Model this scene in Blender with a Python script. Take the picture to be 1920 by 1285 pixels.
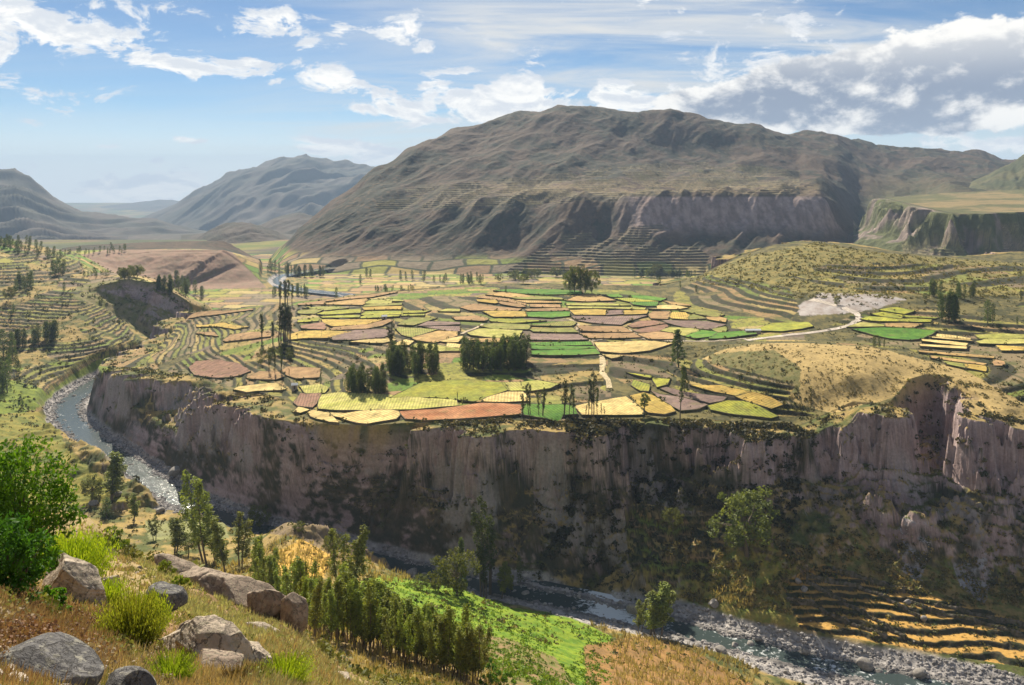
import bpy, math, random
import numpy as np
from mathutils import Vector, Matrix
from mathutils.geometry import delaunay_2d_cdt
C = bpy.context
for o in list(bpy.data.objects): bpy.data.objects.remove(o)
random.seed(7); RNG = np.random.default_rng(7)
R = math.radians

# ------------------------------------------------------------------ camera, world, sun, exposure
F, CX, HY = 1663.0, 960.0, 330.0            # focal length, centre column and horizon row of the 1920 x 1285 photograph
cam = bpy.data.cameras.new('camera'); camo = bpy.data.objects.new('camera', cam); C.collection.objects.link(camo)
camo.location = (0, 0, 0); camo.rotation_euler = (R(90), 0, 0)
cam.sensor_width = 36; cam.lens = 36 * F / 1920; cam.shift_y = -(642.5 - HY) / 1920
cam.clip_start = 0.1; cam.clip_end = 60000
C.scene.camera = camo
SUN_EL, SUN_AZ = 38.0, -17.0
sd_ = bpy.data.lights.new('sun', 'SUN'); so = bpy.data.objects.new('sun', sd_); C.collection.objects.link(so)
sd_.energy = 5.0; sd_.angle = R(0.53); sd_.color = (1.0, .91, .74)
_s = Vector((math.sin(R(SUN_AZ)) * math.cos(R(SUN_EL)), math.cos(R(SUN_AZ)) * math.cos(R(SUN_EL)), math.sin(R(SUN_EL))))
so.rotation_euler = _s.to_track_quat('Z', 'Y').to_euler(); so.location = _s * 3000
vs = C.scene.view_settings
vs.view_transform = 'Standard'; vs.look = 'None'; vs.gamma = 1.0; vs.exposure = 0.9; vs.use_curve_mapping = False
C.scene.cycles.use_denoising = True
C.scene.cycles.volume_bounces = 0
C.scene.cycles.max_bounces = 5; C.scene.cycles.diffuse_bounces = 3; C.scene.cycles.glossy_bounces = 2
C.scene.cycles.transparent_max_bounces = 6

class NT:
    def __init__(s, tree): s.t = tree; tree.nodes.clear()
    def n(s, kind, **kw):
        nd = s.t.nodes.new(kind)
        for k, v in kw.items():
            if k.startswith('i_'):
                k2 = k[2:]; k2 = int(k2) if k2.isdigit() else k2
                sock = nd.inputs[k2]
                if isinstance(v, bpy.types.NodeSocket): s.t.links.new(v, sock)
                else: sock.default_value = v
            else: setattr(nd, k, v)
        return nd
    def m(s, op, a, b=None, c=None, clamp=False):
        nd = s.t.nodes.new('ShaderNodeMath'); nd.operation = op; nd.use_clamp = clamp
        for i, v in enumerate((a, b, c)):
            if v is None: continue
            if isinstance(v, bpy.types.NodeSocket): s.t.links.new(v, nd.inputs[i])
            else: nd.inputs[i].default_value = v
        return nd.outputs[0]
    def sm(s, x, a, b, lo=0.0, hi=1.0):
        nd = s.t.nodes.new('ShaderNodeMapRange'); nd.interpolation_type = 'SMOOTHSTEP'
        s.t.links.new(x, nd.inputs[0])
        for i, v in enumerate((a, b, lo, hi)): nd.inputs[i + 1].default_value = v
        return nd.outputs[0]
    def mix(s, f, a, b, mode='MIX'):
        nd = s.t.nodes.new('ShaderNodeMix'); nd.data_type = 'RGBA'; nd.blend_type = mode
        for sock, v in ((nd.inputs[0], f), (nd.inputs[6], a), (nd.inputs[7], b)):
            if isinstance(v, bpy.types.NodeSocket): s.t.links.new(v, sock)
            else: sock.default_value = v if not isinstance(v, tuple) or len(v) == 4 else (*v, 1)
        return nd.outputs[2]
    def noise(s, vec, scale, detail=5, rough=.55, dist=0.0, w=None):
        nd = s.n('ShaderNodeTexNoise'); nd.inputs['Scale'].default_value = scale; nd.inputs['Detail'].default_value = detail
        nd.inputs['Roughness'].default_value = rough; nd.inputs['Distortion'].default_value = dist
        if w is not None: nd.noise_dimensions = '4D'; nd.inputs['W'].default_value = w
        if vec is not None: s.t.links.new(vec, nd.inputs['Vector'])
        return nd.outputs['Fac']

def make_world():
    w = bpy.data.worlds.new('World'); C.scene.world = w; w.use_nodes = True
    t = NT(w.node_tree)
    sky = t.n('ShaderNodeTexSky', sky_type='NISHITA', sun_disc=False, sun_elevation=R(SUN_EL), sun_rotation=R(SUN_AZ),
              altitude=3300, air_density=1.0, dust_density=.5, ozone_density=1.5)
    co = t.n('ShaderNodeTexCoord').outputs['Generated']
    sx = t.n('ShaderNodeSeparateXYZ', i_0=co)
    t.t.links.new(t.n('ShaderNodeCombineXYZ', i_0=sx.outputs[0], i_1=sx.outputs[1], i_2=t.m('MAXIMUM', sx.outputs[2], .012)).outputs[0], sky.inputs['Vector'])
    x, y, z = sx.outputs
    az = t.m('ARCTAN2', x, y)                                   # azimuth from straight ahead
    hyp = t.m('SQRT', t.m('ADD', t.m('MULTIPLY', x, x), t.m('MULTIPLY', y, y)))
    el = t.m('ARCTAN2', z, hyp)
    zc = t.m('ADD', t.m('MAXIMUM', z, 0.0), 0.10)
    pv = t.n('ShaderNodeCombineXYZ', i_0=t.m('DIVIDE', x, zc), i_1=t.m('DIVIDE', y, zc), i_2=0.0).outputs[0]
    def blob(a, e, wa, we):                                     # a soft bank of cloud at azimuth a, elevation e (degrees)
        da = t.m('DIVIDE', t.m('SUBTRACT', az, R(a)), R(wa)); de = t.m('DIVIDE', t.m('SUBTRACT', el, R(e)), R(we))
        r2 = t.m('ADD', t.m('MULTIPLY', da, da), t.m('MULTIPLY', de, de))
        return t.m('POWER', 2.718, t.m('MULTIPLY', r2, -1.0))
    def total(l):
        o = l[0]
        for b in l[1:]: o = t.m('ADD', o, b)
        return o
    mp = t.n('ShaderNodeMapping', i_0=pv); mp.inputs['Location'].default_value = (3.1, 1.7, 0); mp.inputs['Scale'].default_value = (1, .62, 1)
    # small broken cumulus, denser where the photograph has them
    def band(n, th, w, where): return t.sm(t.m('ADD', n, t.m('MULTIPLY', t.m('MINIMUM', where, 1.0), w)), th, th + .085)
    va = t.n('ShaderNodeCombineXYZ', i_0=az, i_1=t.m('MULTIPLY', el, 2.1), i_2=.11).outputs[0]
    na = t.noise(va, 14.5, 9, .63, .35)
    offa = t.n('ShaderNodeVectorMath', operation='ADD'); t.t.links.new(va, offa.inputs[0]); offa.inputs[1].default_value = (0, .014, 0); nb = t.noise(offa.outputs[0], 14.5, 9, .63, .35)
    where = total([blob(-29, 9.6, 4.2, 1.5), blob(-26, 8.4, 2.5, .9), blob(-20.7, 6.8, 2.6, .55), blob(-14.8, 9.7, 2.2, 1.3), blob(-8.3, 9.1, 3.2, .7), blob(-11.3, 5.9, 4.2, .75), blob(-5.5, 5.1, 3.2, 1.5), blob(-6.0, 8.3, 1.6, .6),
                   blob(-8.2, 4.3, 3.4, .5), blob(-3.5, 3.9, 3.2, .8), blob(.0, 5.3, 3.5, .6), blob(3.5, 4.7, 4, .7), blob(8.8, 4.9, 4.0, .8), blob(16, 9.8, 2.2, .6), blob(-16.2, 7.0, 1.4, .3), blob(-20, 2.2, 1.2, .25), blob(-25.5, 1.7, 2.2, .22), blob(-16.5, 2.3, 1.2, .3), blob(-11, 1.6, 4.5, .9), blob(-7, .9, 3.5, .8), blob(-22, -.9, 6, .9), blob(30, 1.6, 6, .6), blob(10, 9.0, 2.0, .5)])
    d1 = band(na, .568, .165, where)
    lit1 = t.sm(t.m('SUBTRACT', nb, na), -.10, .08)
    # big cumulus bank to the right
    big = total([blob(24.5, 5.2, 7.5, 2.0), blob(29, 6.6, 5, 2.4), blob(20, 6.0, 4.5, 1.2), blob(14.5, 4.5, 6.5, 1.1), blob(22, 3.6, 7, 1.3)])
    v2 = t.n('ShaderNodeCombineXYZ', i_0=az, i_1=t.m('MULTIPLY', el, 1.55), i_2=.37).outputs[0]
    n2 = t.noise(v2, 15.0, 10, .60, .15)
    cb = t.m('ADD', t.m('MULTIPLY', t.m('MINIMUM', big, 1.15), .62), t.m('MULTIPLY', t.m('SUBTRACT', n2, .5), 1.30))
    d2 = t.sm(cb, .22, .33)
    off = t.n('ShaderNodeVectorMath', operation='ADD'); t.t.links.new(v2, off.inputs[0]); off.inputs[1].default_value = (-.012, .030, 0)
    n2b = t.noise(off.outputs[0], 15.0, 10, .60, .15)
    thick = t.sm(t.m('ADD', t.m('MULTIPLY', t.m('SUBTRACT', n2b, n2), 1.5), t.m('MULTIPLY', t.m('SUBTRACT', cb, .3), .42)), -.10, .24)   # cloud towards the light hides the sun
    thick = t.m('MULTIPLY', thick, t.sm(el, R(8.6), R(5.0), .45, 1.0))
    shade2 = t.mix(thick, (12.8, 12.5, 11.9), (3.6, 4.3, 5.6))
    # thin high veil, heavier towards the sun
    mp3 = t.n('ShaderNodeMapping', i_0=pv); mp3.inputs['Scale'].default_value = (.30, .8, 1); mp3.inputs['Rotation'].default_value = (0, 0, R(24)); mp3.inputs['Location'].default_value = (.6, 0, 0)
    n3 = t.noise(mp3.outputs[0], 2.2, 8, .62, .6)
    vm = total([blob(3, 10.5, 13, 4.2), blob(16, 9.8, 13, 4.2), blob(-6, 3.0, 9, 2.5), blob(12, 7.5, 8, 2)])
    d3 = t.m('MULTIPLY', t.sm(n3, .30, .72), t.m('ADD', t.m('MULTIPLY', t.m('MINIMUM', vm, 1.0), .95), .12))
    c0 = t.mix(t.m('MULTIPLY', t.sm(el, R(5.0), R(-1.5)), .9), t.mix(1.0, sky.outputs[0], (.80, .93, 1.0), 'MULTIPLY'), (12.0, 12.3, 12.4))
    c1 = t.mix(d3, c0, (9.4, 9.5, 9.4))
    c2 = t.mix(d1, c1, t.mix(lit1, (9.2, 9.7, 10.4), (13.2, 13.0, 12.5)))
    c3 = t.mix(d2, c2, shade2)
    back = t.m('MULTIPLY', t.sm(y, .1, -.5), t.sm(t.noise(mp.outputs[0], .8, 5, .5), .38, .55))  # unseen bright cloud behind the camera, added as fill for camera-facing slopes
    c3 = t.mix(t.m('MULTIPLY', back, .25), c3, (9.5, 9.4, 9.2))
    up = t.sm(z, -.14, -.08)
    c4 = t.mix(up, (2.2, 2.1, 1.9), c3)
    bg = t.n('ShaderNodeBackground', i_0=c4, i_1=0.046)
    out = t.n('ShaderNodeOutputWorld', i_0=bg.outputs[0])
make_world()

# ------------------------------------------------------------------ helpers: noise, meshes, tags
_perm = np.concatenate([np.random.default_rng(11).permutation(256)] * 2).astype(np.int32)
_ga = np.linspace(0, 2 * np.pi, 256, endpoint=False); _gx, _gy = np.cos(_ga), np.sin(_ga)
def noise2(x, y):
    x = np.asarray(x, float); y = np.asarray(y, float)
    xi = np.floor(x).astype(np.int64); yi = np.floor(y).astype(np.int64); xf = x - xi; yf = y - yi
    u = xf * xf * xf * (xf * (xf * 6 - 15) + 10); v = yf * yf * yf * (yf * (yf * 6 - 15) + 10)
    def g(i, j, dx, dy):
        h = _perm[_perm[(xi + i) & 255] + ((yi + j) & 255)]; return _gx[h] * dx + _gy[h] * dy
    a = g(0, 0, xf, yf); b = g(1, 0, xf - 1, yf); c = g(0, 1, xf, yf - 1); d = g(1, 1, xf - 1, yf - 1)
    return 1.5 * ((a + (b - a) * u) * (1 - v) + (c + (d - c) * u) * v)
def fbm(x, y, o=5, g=.5):
    s = 0; a = 1; t = 0
    for k in range(o): s = s + a * noise2(x * 2 ** k + 17.3 * k, y * 2 ** k - 9.1 * k); t += a; a *= g
    return s / t
def ridged(x, y, o=4, g=.5):
    s = 0; a = 1; t = 0
    for k in range(o): s = s + a * (1 - np.abs(noise2(x * 2 ** k + 5.7 * k, y * 2 ** k + 3.9 * k)) * 1.6); t += a; a *= g
    return s / t
def sst(x, a, b):
    t = np.clip((x - a) / (b - a), 0, 1); return t * t * (3 - 2 * t)
def bilin(G, fx, fy):
    h, w = G.shape; fx = np.clip(fx, 0, w - 1.001); fy = np.clip(fy, 0, h - 1.001)
    i = fx.astype(np.int64); j = fy.astype(np.int64); a = fx - i; b = fy - j
    return (G[j, i] * (1 - a) + G[j, i + 1] * a) * (1 - b) + (G[j + 1, i] * (1 - a) + G[j + 1, i + 1] * a) * b
def blur(G, n, axis):
    for _ in range(n):
        p = np.concatenate([np.take(G, [0], axis), G, np.take(G, [-1], axis)], axis)
        k = G.shape[axis]
        G = .25 * np.take(p, range(0, k), axis) + .5 * np.take(p, range(1, k + 1), axis) + .25 * np.take(p, range(2, k + 2), axis)
    return G
def mesh_np(name, V, faces, mat=None, col=None, smooth=True, parent=None):
    me = bpy.data.meshes.new(name); V = np.ascontiguousarray(V, np.float32); faces = np.ascontiguousarray(faces, np.int32)
    n, k = faces.shape
    me.vertices.add(len(V)); me.vertices.foreach_set('co', V.ravel())
    me.loops.add(n * k); me.loops.foreach_set('vertex_index', faces.ravel())
    me.polygons.add(n); me.polygons.foreach_set('loop_start', np.arange(0, n * k, k, dtype=np.int32))
    me.polygons.foreach_set('use_smooth', np.full(n, smooth))
    if col is not None:
        at = me.color_attributes.new('Col', 'FLOAT_COLOR', 'POINT')
        c4 = np.ones((len(V), 4), np.float32); c4[:, :3] = col; at.data.foreach_set('color', c4.ravel())
    me.update(calc_edges=True)
    if mat: me.materials.append(mat)
    o = bpy.data.objects.new(name, me); C.collection.objects.link(o)
    if parent: o.parent = parent
    return o
def grid_faces(h, w):
    i = np.arange(h * w).reshape(h, w)
    return np.stack([i[:-1, :-1], i[:-1, 1:], i[1:, 1:], i[1:, :-1]], -1).reshape(-1, 4)
def tag(o, label=None, cat=None, group=None, kind=None):
    for k, v in (('label', label), ('category', cat), ('group', group), ('kind', kind)):
        if v: o[k] = v
    return o
def in_poly(px, py, poly):
    r = np.zeros(px.shape, bool); n = len(poly)
    for i in range(n):
        x0, y0 = poly[i][:2]; x1, y1 = poly[(i + 1) % n][:2]
        if y0 == y1: continue
        r ^= ((y0 > py) != (y1 > py)) & (px < (x1 - x0) * (py - y0) / (y1 - y0) + x0)
    return r
def seg_dist(x, y, pts, attrs, closed):
    """distance to a polyline, attributes interpolated at its nearest point"""
    best = np.full(x.shape, 1e18); out = [np.zeros(x.shape) for _ in range(attrs.shape[1])]
    n = len(pts)
    for i in range(n if closed else n - 1):
        a = pts[i]; b = pts[(i + 1) % n]; dx, dy = b - a; L = dx * dx + dy * dy + 1e-9
        t = np.clip(((x - a[0]) * dx + (y - a[1]) * dy) / L, 0, 1)
        d = (x - a[0] - t * dx) ** 2 + (y - a[1] - t * dy) ** 2
        m = d < best; best = np.where(m, d, best)
        for k in range(len(out)): out[k] = np.where(m, attrs[i, k] + t * (attrs[(i + 1) % n, k] - attrs[i, k]), out[k])
    return np.sqrt(best), out
def rbf(P, z, lam=1e-3):
    P = np.asarray(P, float); n = len(P)
    def ph(r): return r
    r = np.linalg.norm(P[:, None] - P[None], axis=-1)
    A = np.zeros((n + 3, n + 3)); A[:n, :n] = ph(r) - lam * np.eye(n); A[:n, n] = 1; A[:n, n + 1:] = P; A[n, :n] = 1; A[n + 1:, :n] = P.T
    w = np.linalg.solve(A, np.concatenate([z, np.zeros(3)]))
    def f(x, y):
        s = w[n] + w[n + 1] * x + w[n + 2] * y
        for k in range(n): s = s + w[k] * np.sqrt((x - P[k, 0]) ** 2 + (y - P[k, 1]) ** 2)
        return s
    return f
def Wz(px, py, z):                      # world x, y of the photo point (px, py) lying at height z
    D = z * F / (HY - py); return ((px - CX) / F * D, D)
def Wd(px, D): return ((px - CX) / F * D, D)

# ------------------------------------------------------------------ macro relief
# column profiles: (distance, height) along lines of sight
FL = [(900, -160), (1300, -161), (1480, -165)]
COL = {
 -260: [(4, -2.6), (10, -4.5), (30, -11), (60, -20), (120, -50), (200, -84), (300, -120), (400, -142), (600, -130), (760, -115), (900, -95), (1100, -66), (1220, -66), (1500, -110), (1800, -174), (2000, -177), (3500, -262)],
 0: [(4, -2.6), (10, -5.2), (20, -9.3), (35, -15), (55, -22.3), (70, -29), (120, -58), (200, -95), (300, -135), (380, -152), (480, -151.5), (560, -147), (620, -143), (700, -139), (760, -136), (850, -120), (950, -104), (1050, -86), (1120, -78), (1250, -95), (1400, -130), (1600, -170), (2000, -177), (3500, -262)],
 150: [(4, -2.6), (10, -5.6), (20, -10.3), (35, -16.4), (55, -23), (75, -29.4), (92, -34.8), (120, -50), (200, -92), (300, -135), (380, -152), (480, -156), (560, -159), (640, -157), (690, -149), (725, -140), (765, -132), (850, -113), (950, -109), (1050, -103), (1150, -99), (1250, -115), (1500, -165), (2000, -177), (3500, -262)],
 300: [(4, -2.6), (10, -5.9), (20, -10.8), (40, -18.6), (60, -26.1), (72, -31), (100, -46), (200, -96), (300, -134), (380, -153), (420, -158), (600, -159), (700, -158), (760, -154), (850, -157)] + FL + [(2000, -177), (3500, -262)],
 420: [(4, -2.7), (10, -6.1), (22, -12), (40, -20), (55, -26), (66, -30.6), (80, -39), (100, -50), (200, -96), (260, -122), (320, -143), (370, -151), (395, -153.5), (412, -159)] + FL + [(2000, -177), (3500, -262)],
 480: [(4, -2.7), (12, -7.1), (25, -13.6), (45, -22.7), (58, -28.2), (75, -39), (100, -53), (180, -91), (260, -121), (320, -139), (350, -146), (380, -153), (402, -159)] + FL + [(2000, -177), (3500, -262)],
 540: [(4, -2.8), (12, -7.2), (25, -13.8), (45, -22.9), (56, -28.0), (72, -39), (100, -54), (180, -91), (260, -120), (310, -130.5), (335, -133.5), (350, -134), (362, -142), (388, -159)] + FL + [(2000, -177), (3500, -262)],
 600: [(4, -2.9), (12, -7.5), (25, -14.6), (45, -24.6), (56, -30.4), (75, -41), (110, -58), (150, -78), (200, -100), (260, -121), (300, -132), (330, -139), (345, -138.5), (356, -143), (378, -159)] + FL + [(2000, -177), (3500, -262)],
 650: [(4, -3), (12, -7.8), (30, -18), (60, -33.6), (85, -47.6), (110, -60.5), (150, -79), (200, -99), (270, -122), (305, -131), (325, -137.5), (340, -146), (366, -159)] + FL + [(2000, -177), (3500, -262)],
 700: [(4, -3), (12, -8), (30, -18.4), (60, -34.5), (85, -48.4), (110, -62), (140, -75.5), (180, -91.5), (220, -106), (270, -122), (302, -131.5), (325, -146), (346, -158), (356, -159)] + FL + [(2000, -177), (3500, -262)],
 850: [(4, -3), (12, -8.4), (30, -19.5), (60, -37), (90, -53), (115, -66), (150, -82), (200, -102), (250, -121.5), (274, -126.5), (292, -138), (328, -157), (345, -159)] + FL + [(2000, -177), (3500, -262)],
 1000: [(4, -3), (12, -9), (30, -21), (60, -39.5), (100, -61), (150, -84.5), (170, -94), (200, -107.5), (240, -124.5), (264, -132.5), (280, -140), (315, -156.5), (335, -159)] + FL + [(2000, -177), (3500, -262)],
 1130: [(4, -3), (12, -9), (60, -41), (100, -64), (180, -105), (200, -113), (230, -126), (260, -138.5), (282, -146), (302, -156.5), (318, -159)] + FL + [(2000, -177), (3500, -262)],
 1300: [(4, -3), (12, -9), (60, -41), (100, -65), (200, -118), (240, -135), (265, -145.5), (282, -151.5), (296, -157), (312, -159), (330, -157), (342, -151), (360, -146), (420, -150)] + FL + [(2000, -177), (3500, -262)],
 1400: [(4, -3), (12, -9), (60, -41), (100, -66), (200, -120), (240, -140), (262, -150), (280, -157.5), (300, -159), (314, -157.3), (322, -153), (334, -144.5), (350, -141), (420, -150)] + FL + [(2000, -177), (3500, -262)],
 1480: [(4, -3), (12, -9), (60, -41), (100, -67), (200, -124), (240, -147), (264, -157.5), (292, -159), (301, -157), (312, -154.2), (322, -150), (332, -144), (346, -140), (420, -150)] + FL + [(2000, -177), (3500, -262)],
 1600: [(4, -3), (12, -9), (60, -41), (100, -67), (200, -128), (240, -151), (262, -159), (288, -159), (297, -157.3), (305, -155.3), (316, -152), (326, -147), (340, -140), (420, -150)] + FL + [(2000, -177), (3500, -262)],
 1700: [(4, -3), (12, -9), (60, -41), (100, -67), (200, -130), (240, -157), (284, -159), (292, -157.3), (300, -155.8), (315, -151.5), (322, -148.5), (336, -141), (420, -150)] + FL + [(2000, -177), (3500, -262)],
 1900: [(4, -3), (12, -9), (60, -41), (100, -67), (200, -138), (240, -158), (278, -159), (287, -157.3), (296, -155.6), (306, -153), (315, -149.5), (326, -145), (420, -150)] + FL + [(2000, -177), (3500, -262)],
 2200: [(4, -3), (12, -9), (60, -41), (100, -67), (200, -140), (240, -158), (265, -159), (278, -157), (290, -155), (306, -152), (326, -145), (420, -150)] + FL + [(2000, -177), (3500, -262)],
}
MNT = {   # (distance, height) of the great mountain behind the valley
 330: [(1400, -178), (2000, -184), (3500, -268)], 500: [(1400, -178), (2000, -184), (3500, -268)],
 530: [(1480, -172), (1600, -160), (1750, -152), (1900, -141), (2060, -185), (3500, -262)],
 560: [(1480, -170), (1600, -151), (1800, -124), (2000, -98), (2250, -192), (3500, -262)],
 620: [(1480, -166), (1530, -159), (1600, -146), (1800, -105), (1950, -72), (2100, -40), (2450, -175), (3500, -262)],
 700: [(1480, -165), (1540, -158), (1620, -138), (1750, -98), (1900, -58), (2050, -16), (2200, 27), (2700, -130), (2000, -177), (3500, -262)],
 760: [(1480, -164), (1540, -157), (1620, -138), (1750, -94), (1850, -62), (1950, -42), (2100, 5), (2200, 45), (2300, 83), (2900, -80), (3500, -150)],
 850: [(1470, -163), (1530, -156), (1600, -138), (1700, -98), (1780, -60), (1900, -38), (2100, 25), (2300, 92), (2450, 134), (3100, 0), (3500, -60)],
 960: [(1450, -162), (1520, -154), (1600, -130), (1700, -80), (1750, -52), (1950, -28), (2150, 30), (2350, 100), (2550, 177), (3100, 80), (3500, 0)],
 1060: [(1440, -160), (1500, -150), (1600, -122), (1680, -75), (1720, -43), (1950, -22), (2150, 30), (2350, 100), (2480, 160), (2600, 203), (3200, 100), (3500, 60)],
 1200: [(1420, -158), (1480, -144), (1560, -117), (1640, -84), (1668, -46), (1690, -37), (1950, -18), (2200, 25), (2400, 95), (2500, 160), (2600, 204), (3200, 100), (3500, 60)],
 1320: [(1420, -158), (1500, -142), (1580, -118), (1652, -88), (1664, -50), (1680, -38), (1900, -22), (2200, 15), (2400, 80), (2500, 150), (2600, 193), (3200, 100), (3500, 60)],
 1440: [(1420, -158), (1500, -142), (1600, -120), (1662, -92), (1674, -48), (1690, -38), (1850, -22), (2150, 0), (2300, 40), (2450, 86), (2600, 126), (3200, 80), (3500, 50)],
 1540: [(1420, -158), (1520, -142), (1600, -124), (1680, -88), (1694, -52), (1710, -41), (1850, -25), (2150, 0), (2500, 70), (2900, 146), (3300, 60), (3500, 40)],
 1570: [(1400, -156), (1600, -134), (1680, -108), (1720, -92), (1760, -70), (1900, -45), (2200, -10), (2500, 60), (2900, 135), (3300, 60), (3500, 40)],
 1610: [(1400, -154), (1600, -140), (1750, -132), (1900, -115), (2100, -75), (2300, -30), (2600, 40), (3000, 117), (3300, 60), (3500, 40)],
 1660: [(1400, -152), (1700, -141), (1900, -122), (2100, -90), (2250, -52), (2500, 0), (3000, 108), (3300, 70), (3500, 40)],
 1720: [(1400, -150), (1700, -140), (2000, -104), (2300, -40), (2600, 10), (3100, 100), (3300, 80), (3500, 60)],
 1780: [(1000, -130), (1400, -140), (1700, -90), (2000, -40), (2300, -22), (2600, 10), (3150, 95), (3350, 60), (3500, 40)],
 1835: [(1000, -125), (1400, -120), (1700, -62), (1900, -40), (2000, -45), (2200, -45), (2600, 0), (3150, 100), (3250, 118), (3350, 80), (3500, 40)],
 1885: [(1000, -125), (1400, -110), (1700, -55), (1900, -40), (2200, -40), (2600, 0), (3200, 58), (3500, 30)],
 1920: [(1000, -125), (1400, -110), (1700, -50), (1900, -40), (2300, -40), (3200, 50), (3500, 20)],
 2200: [(1000, -125), (1400, -110), (1700, -40), (1900, -30), (2600, 20), (3500, 20)],
}
LG = np.linspace(math.log(4), math.log(3500), 900); PG = np.arange(-260, 2201, 10.0)
def columns(cols, sm):
    keys = sorted(cols); A = []
    for k in keys:
        d = np.array(cols[k]); A.append(np.interp(LG, np.log(d[:, 0]), d[:, 1] / d[:, 0]))
    A = np.array(A).T; G = np.array([np.interp(PG, keys, r) for r in A])
    return blur(blur(G, sm, 1), 5, 0)
QV = columns(COL, 4); QM = columns(MNT, 1)
def colz(Q, x, y):
    px = CX + F * x / y; D = np.clip(y, 4, 3499)
    return y * bilin(Q, (px + 260) / 10, (np.log(D) - LG[0]) / (LG[1] - LG[0]))

# XY grid holding the plateaus
GX0, GY0, GS = -760., 230., 2.5
gx, gy = np.meshgrid(np.arange(GX0, 1250, GS), np.arange(GY0, 1900, GS))
# mesa rim: px, py, z, run of the slope below the rim
RIM = [(218, 690, -131, 40), (262, 690, -129, 55), (300, 694, -127, 78), (345, 702, -124, 88), (400, 718, -121, 90), (440, 735, -118.5, 84), (490, 737, -117, 74), (545, 752, -115.5, 58),
       (552, 775, -115, 40), (600, 793, -113.5, 46), (690, 798, -111, 46), (760, 793, -109.5, 44), (860, 790, -108.5, 46), (960, 786, -108, 47), (1050, 789, -108, 48), (1200, 784, -108, 52),
       (1270, 785, -108, 48), (1400, 790, -108, 48), (1500, 798, -109, 46), (1560, 770, -103, 50), (1600, 752, -99, 50), (1665, 758, -98, 40), (1688, 732, -95.5, 30), (1708, 710, -92.5, 28), (1740, 701, -91.5, 28),
       (1785, 710, -92, 28), (1838, 742, -94.5, 36), (1868, 775, -97, 44), (1920, 790, -99, 44), (2000, 800, -101, 44), (2250, 830, -104, 44)]
RIMB = [(2250, 900, -85, 60), (2100, 860, -70, 60), (1900, 850, -74, 60), (1800, 830, -76, 60), (1700, 800, -70, 60), (1640, 810, -66, 60), (1530, 860, -63, 60), (1450, 850, -66, 60), (1380, 830, -76, 60), (1300, 800, -92, 40),
        (1240, 760, -94, 30), (1100, 765, -94, 30), (960, 790, -95.5, 30), (880, 785, -96, 30), (800, 768, -97.5, 30), (700, 748, -99.5, 30), (620, 745, -103.5, 30), (540, 752, -107.5, 30), (460, 758, -112.5, 30),
        (400, 772, -116.5, 30), (365, 776, -120, 25), (335, 742, -124.5, 25), (315, 703, -128.5, 25), (290, 670, -131.5, 22), (240, 632, -131.5, 20)]
MP = [(*Wz(a, b, z), z, r) for a, b, z, r in RIM] + [(*Wd(a, d), z, r) for a, d, z, r in RIMB]
MP = np.array(MP)
MI = [(750, 700, -104.5), (1000, 660, -102), (1200, 600, -97.5), (900, 600, -98.5), (600, 640, -106), (450, 655, -115), (500, 690, -116), (600, 690, -111.5), (540, 640, -107.5), (470, 625, -110), (680, 690, -109), (650, 770, -111.5), (1130, 700, -104.5), (1300, 680, -102), (800, 640, -102), (1100, 640, -101),
      (1000, 575, -96.5), (750, 580, -99), (540, 600, -106.5), (420, 605, -113.5), (335, 650, -125.5), (400, 690, -121.5), (260, 685, -129.5), (1250, 560, -95), (900, 755, -107), (1200, 750, -106.5), (1050, 720, -105), (1400, 780, -107.5),
      (1450, 652, -89), (1640, 662, -87), (1750, 680, -91.5), (1520, 700, -92), (1600, 700, -89), (1350, 655, -94), (1840, 715, -92), (1560, 640, -95), (1700, 640, -93.5), (1850, 640, -92.5), (1450, 620, -94), (1600, 600, -90),
      (1750, 580, -85), (1850, 600, -86), (1920, 700, -93), (1530, 582, -88), (1560, 552, -81), (1480, 585, -91), (1650, 560, -81), (1530, 463, -63), (1640, 480, -66), (1400, 500, -77), (1500, 520, -78), (1380, 540, -88), (1750, 510, -76), (1850, 510, -77), (1300, 545, -93),
      (1400, 700, -97), (1400, 750, -104), (1480, 740, -101), (1280, 650, -97), (1280, 730, -105), (1560, 740, -98.5), (1640, 735, -94), (1600, 655, -87), (1530, 655, -88), (1400, 665, -92)]
mi = np.array([(*Wz(a, b, z), z) for a, b, z in MI])
fm = rbf(np.concatenate([MP[:, :2], mi[:, :2]]) / 100, np.concatenate([MP[:, 2], mi[:, 2]]), 2e-3)
msd, (mrz, mrun) = seg_dist(gx, gy, MP[:, :2], MP[:, 2:], True)
ins = in_poly(gx, gy, MP[:, :2]); MSD = np.where(ins, -msd, msd)
MTOP = np.where(ins, blur(blur(fm(gx / 100, gy / 100), 4, 0), 4, 1) , mrz)
w_ = sst(msd, 0, 14); MTOP = np.where(ins, mrz * (1 - w_) + MTOP * w_, MTOP); MRUN = mrun
def plateau(pts, inner):
    P = np.array(pts); sd, (rz, run) = seg_dist(gx, gy, P[:, :2], P[:, 2:], True); i = in_poly(gx, gy, P[:, :2])
    f = rbf(np.concatenate([P[:, :2], np.array([q[:2] for q in inner]).reshape(-1, 2)]) / 100, np.concatenate([P[:, 2], [q[2] for q in inner]]), 2e-3)
    return np.where(i, -sd, sd), np.where(i, f(gx / 100, gy / 100), rz), run
D_ = lambda a, d, z, r: (*Wd(a, d), z, r)
P2 = plateau([D_(110, 880, -113, 40), D_(165, 880, -112, 34), D_(200, 881, -107, 34), D_(240, 892, -104, 32), D_(290, 882, -106, 34), D_(335, 884, -119, 34), D_(380, 892, -136, 30), D_(390, 960, -140, 40), D_(290, 965, -112, 60), D_(200, 970, -105, 60), D_(110, 950, -108, 60)], [(*Wd(240, 930), -103)])
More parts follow.
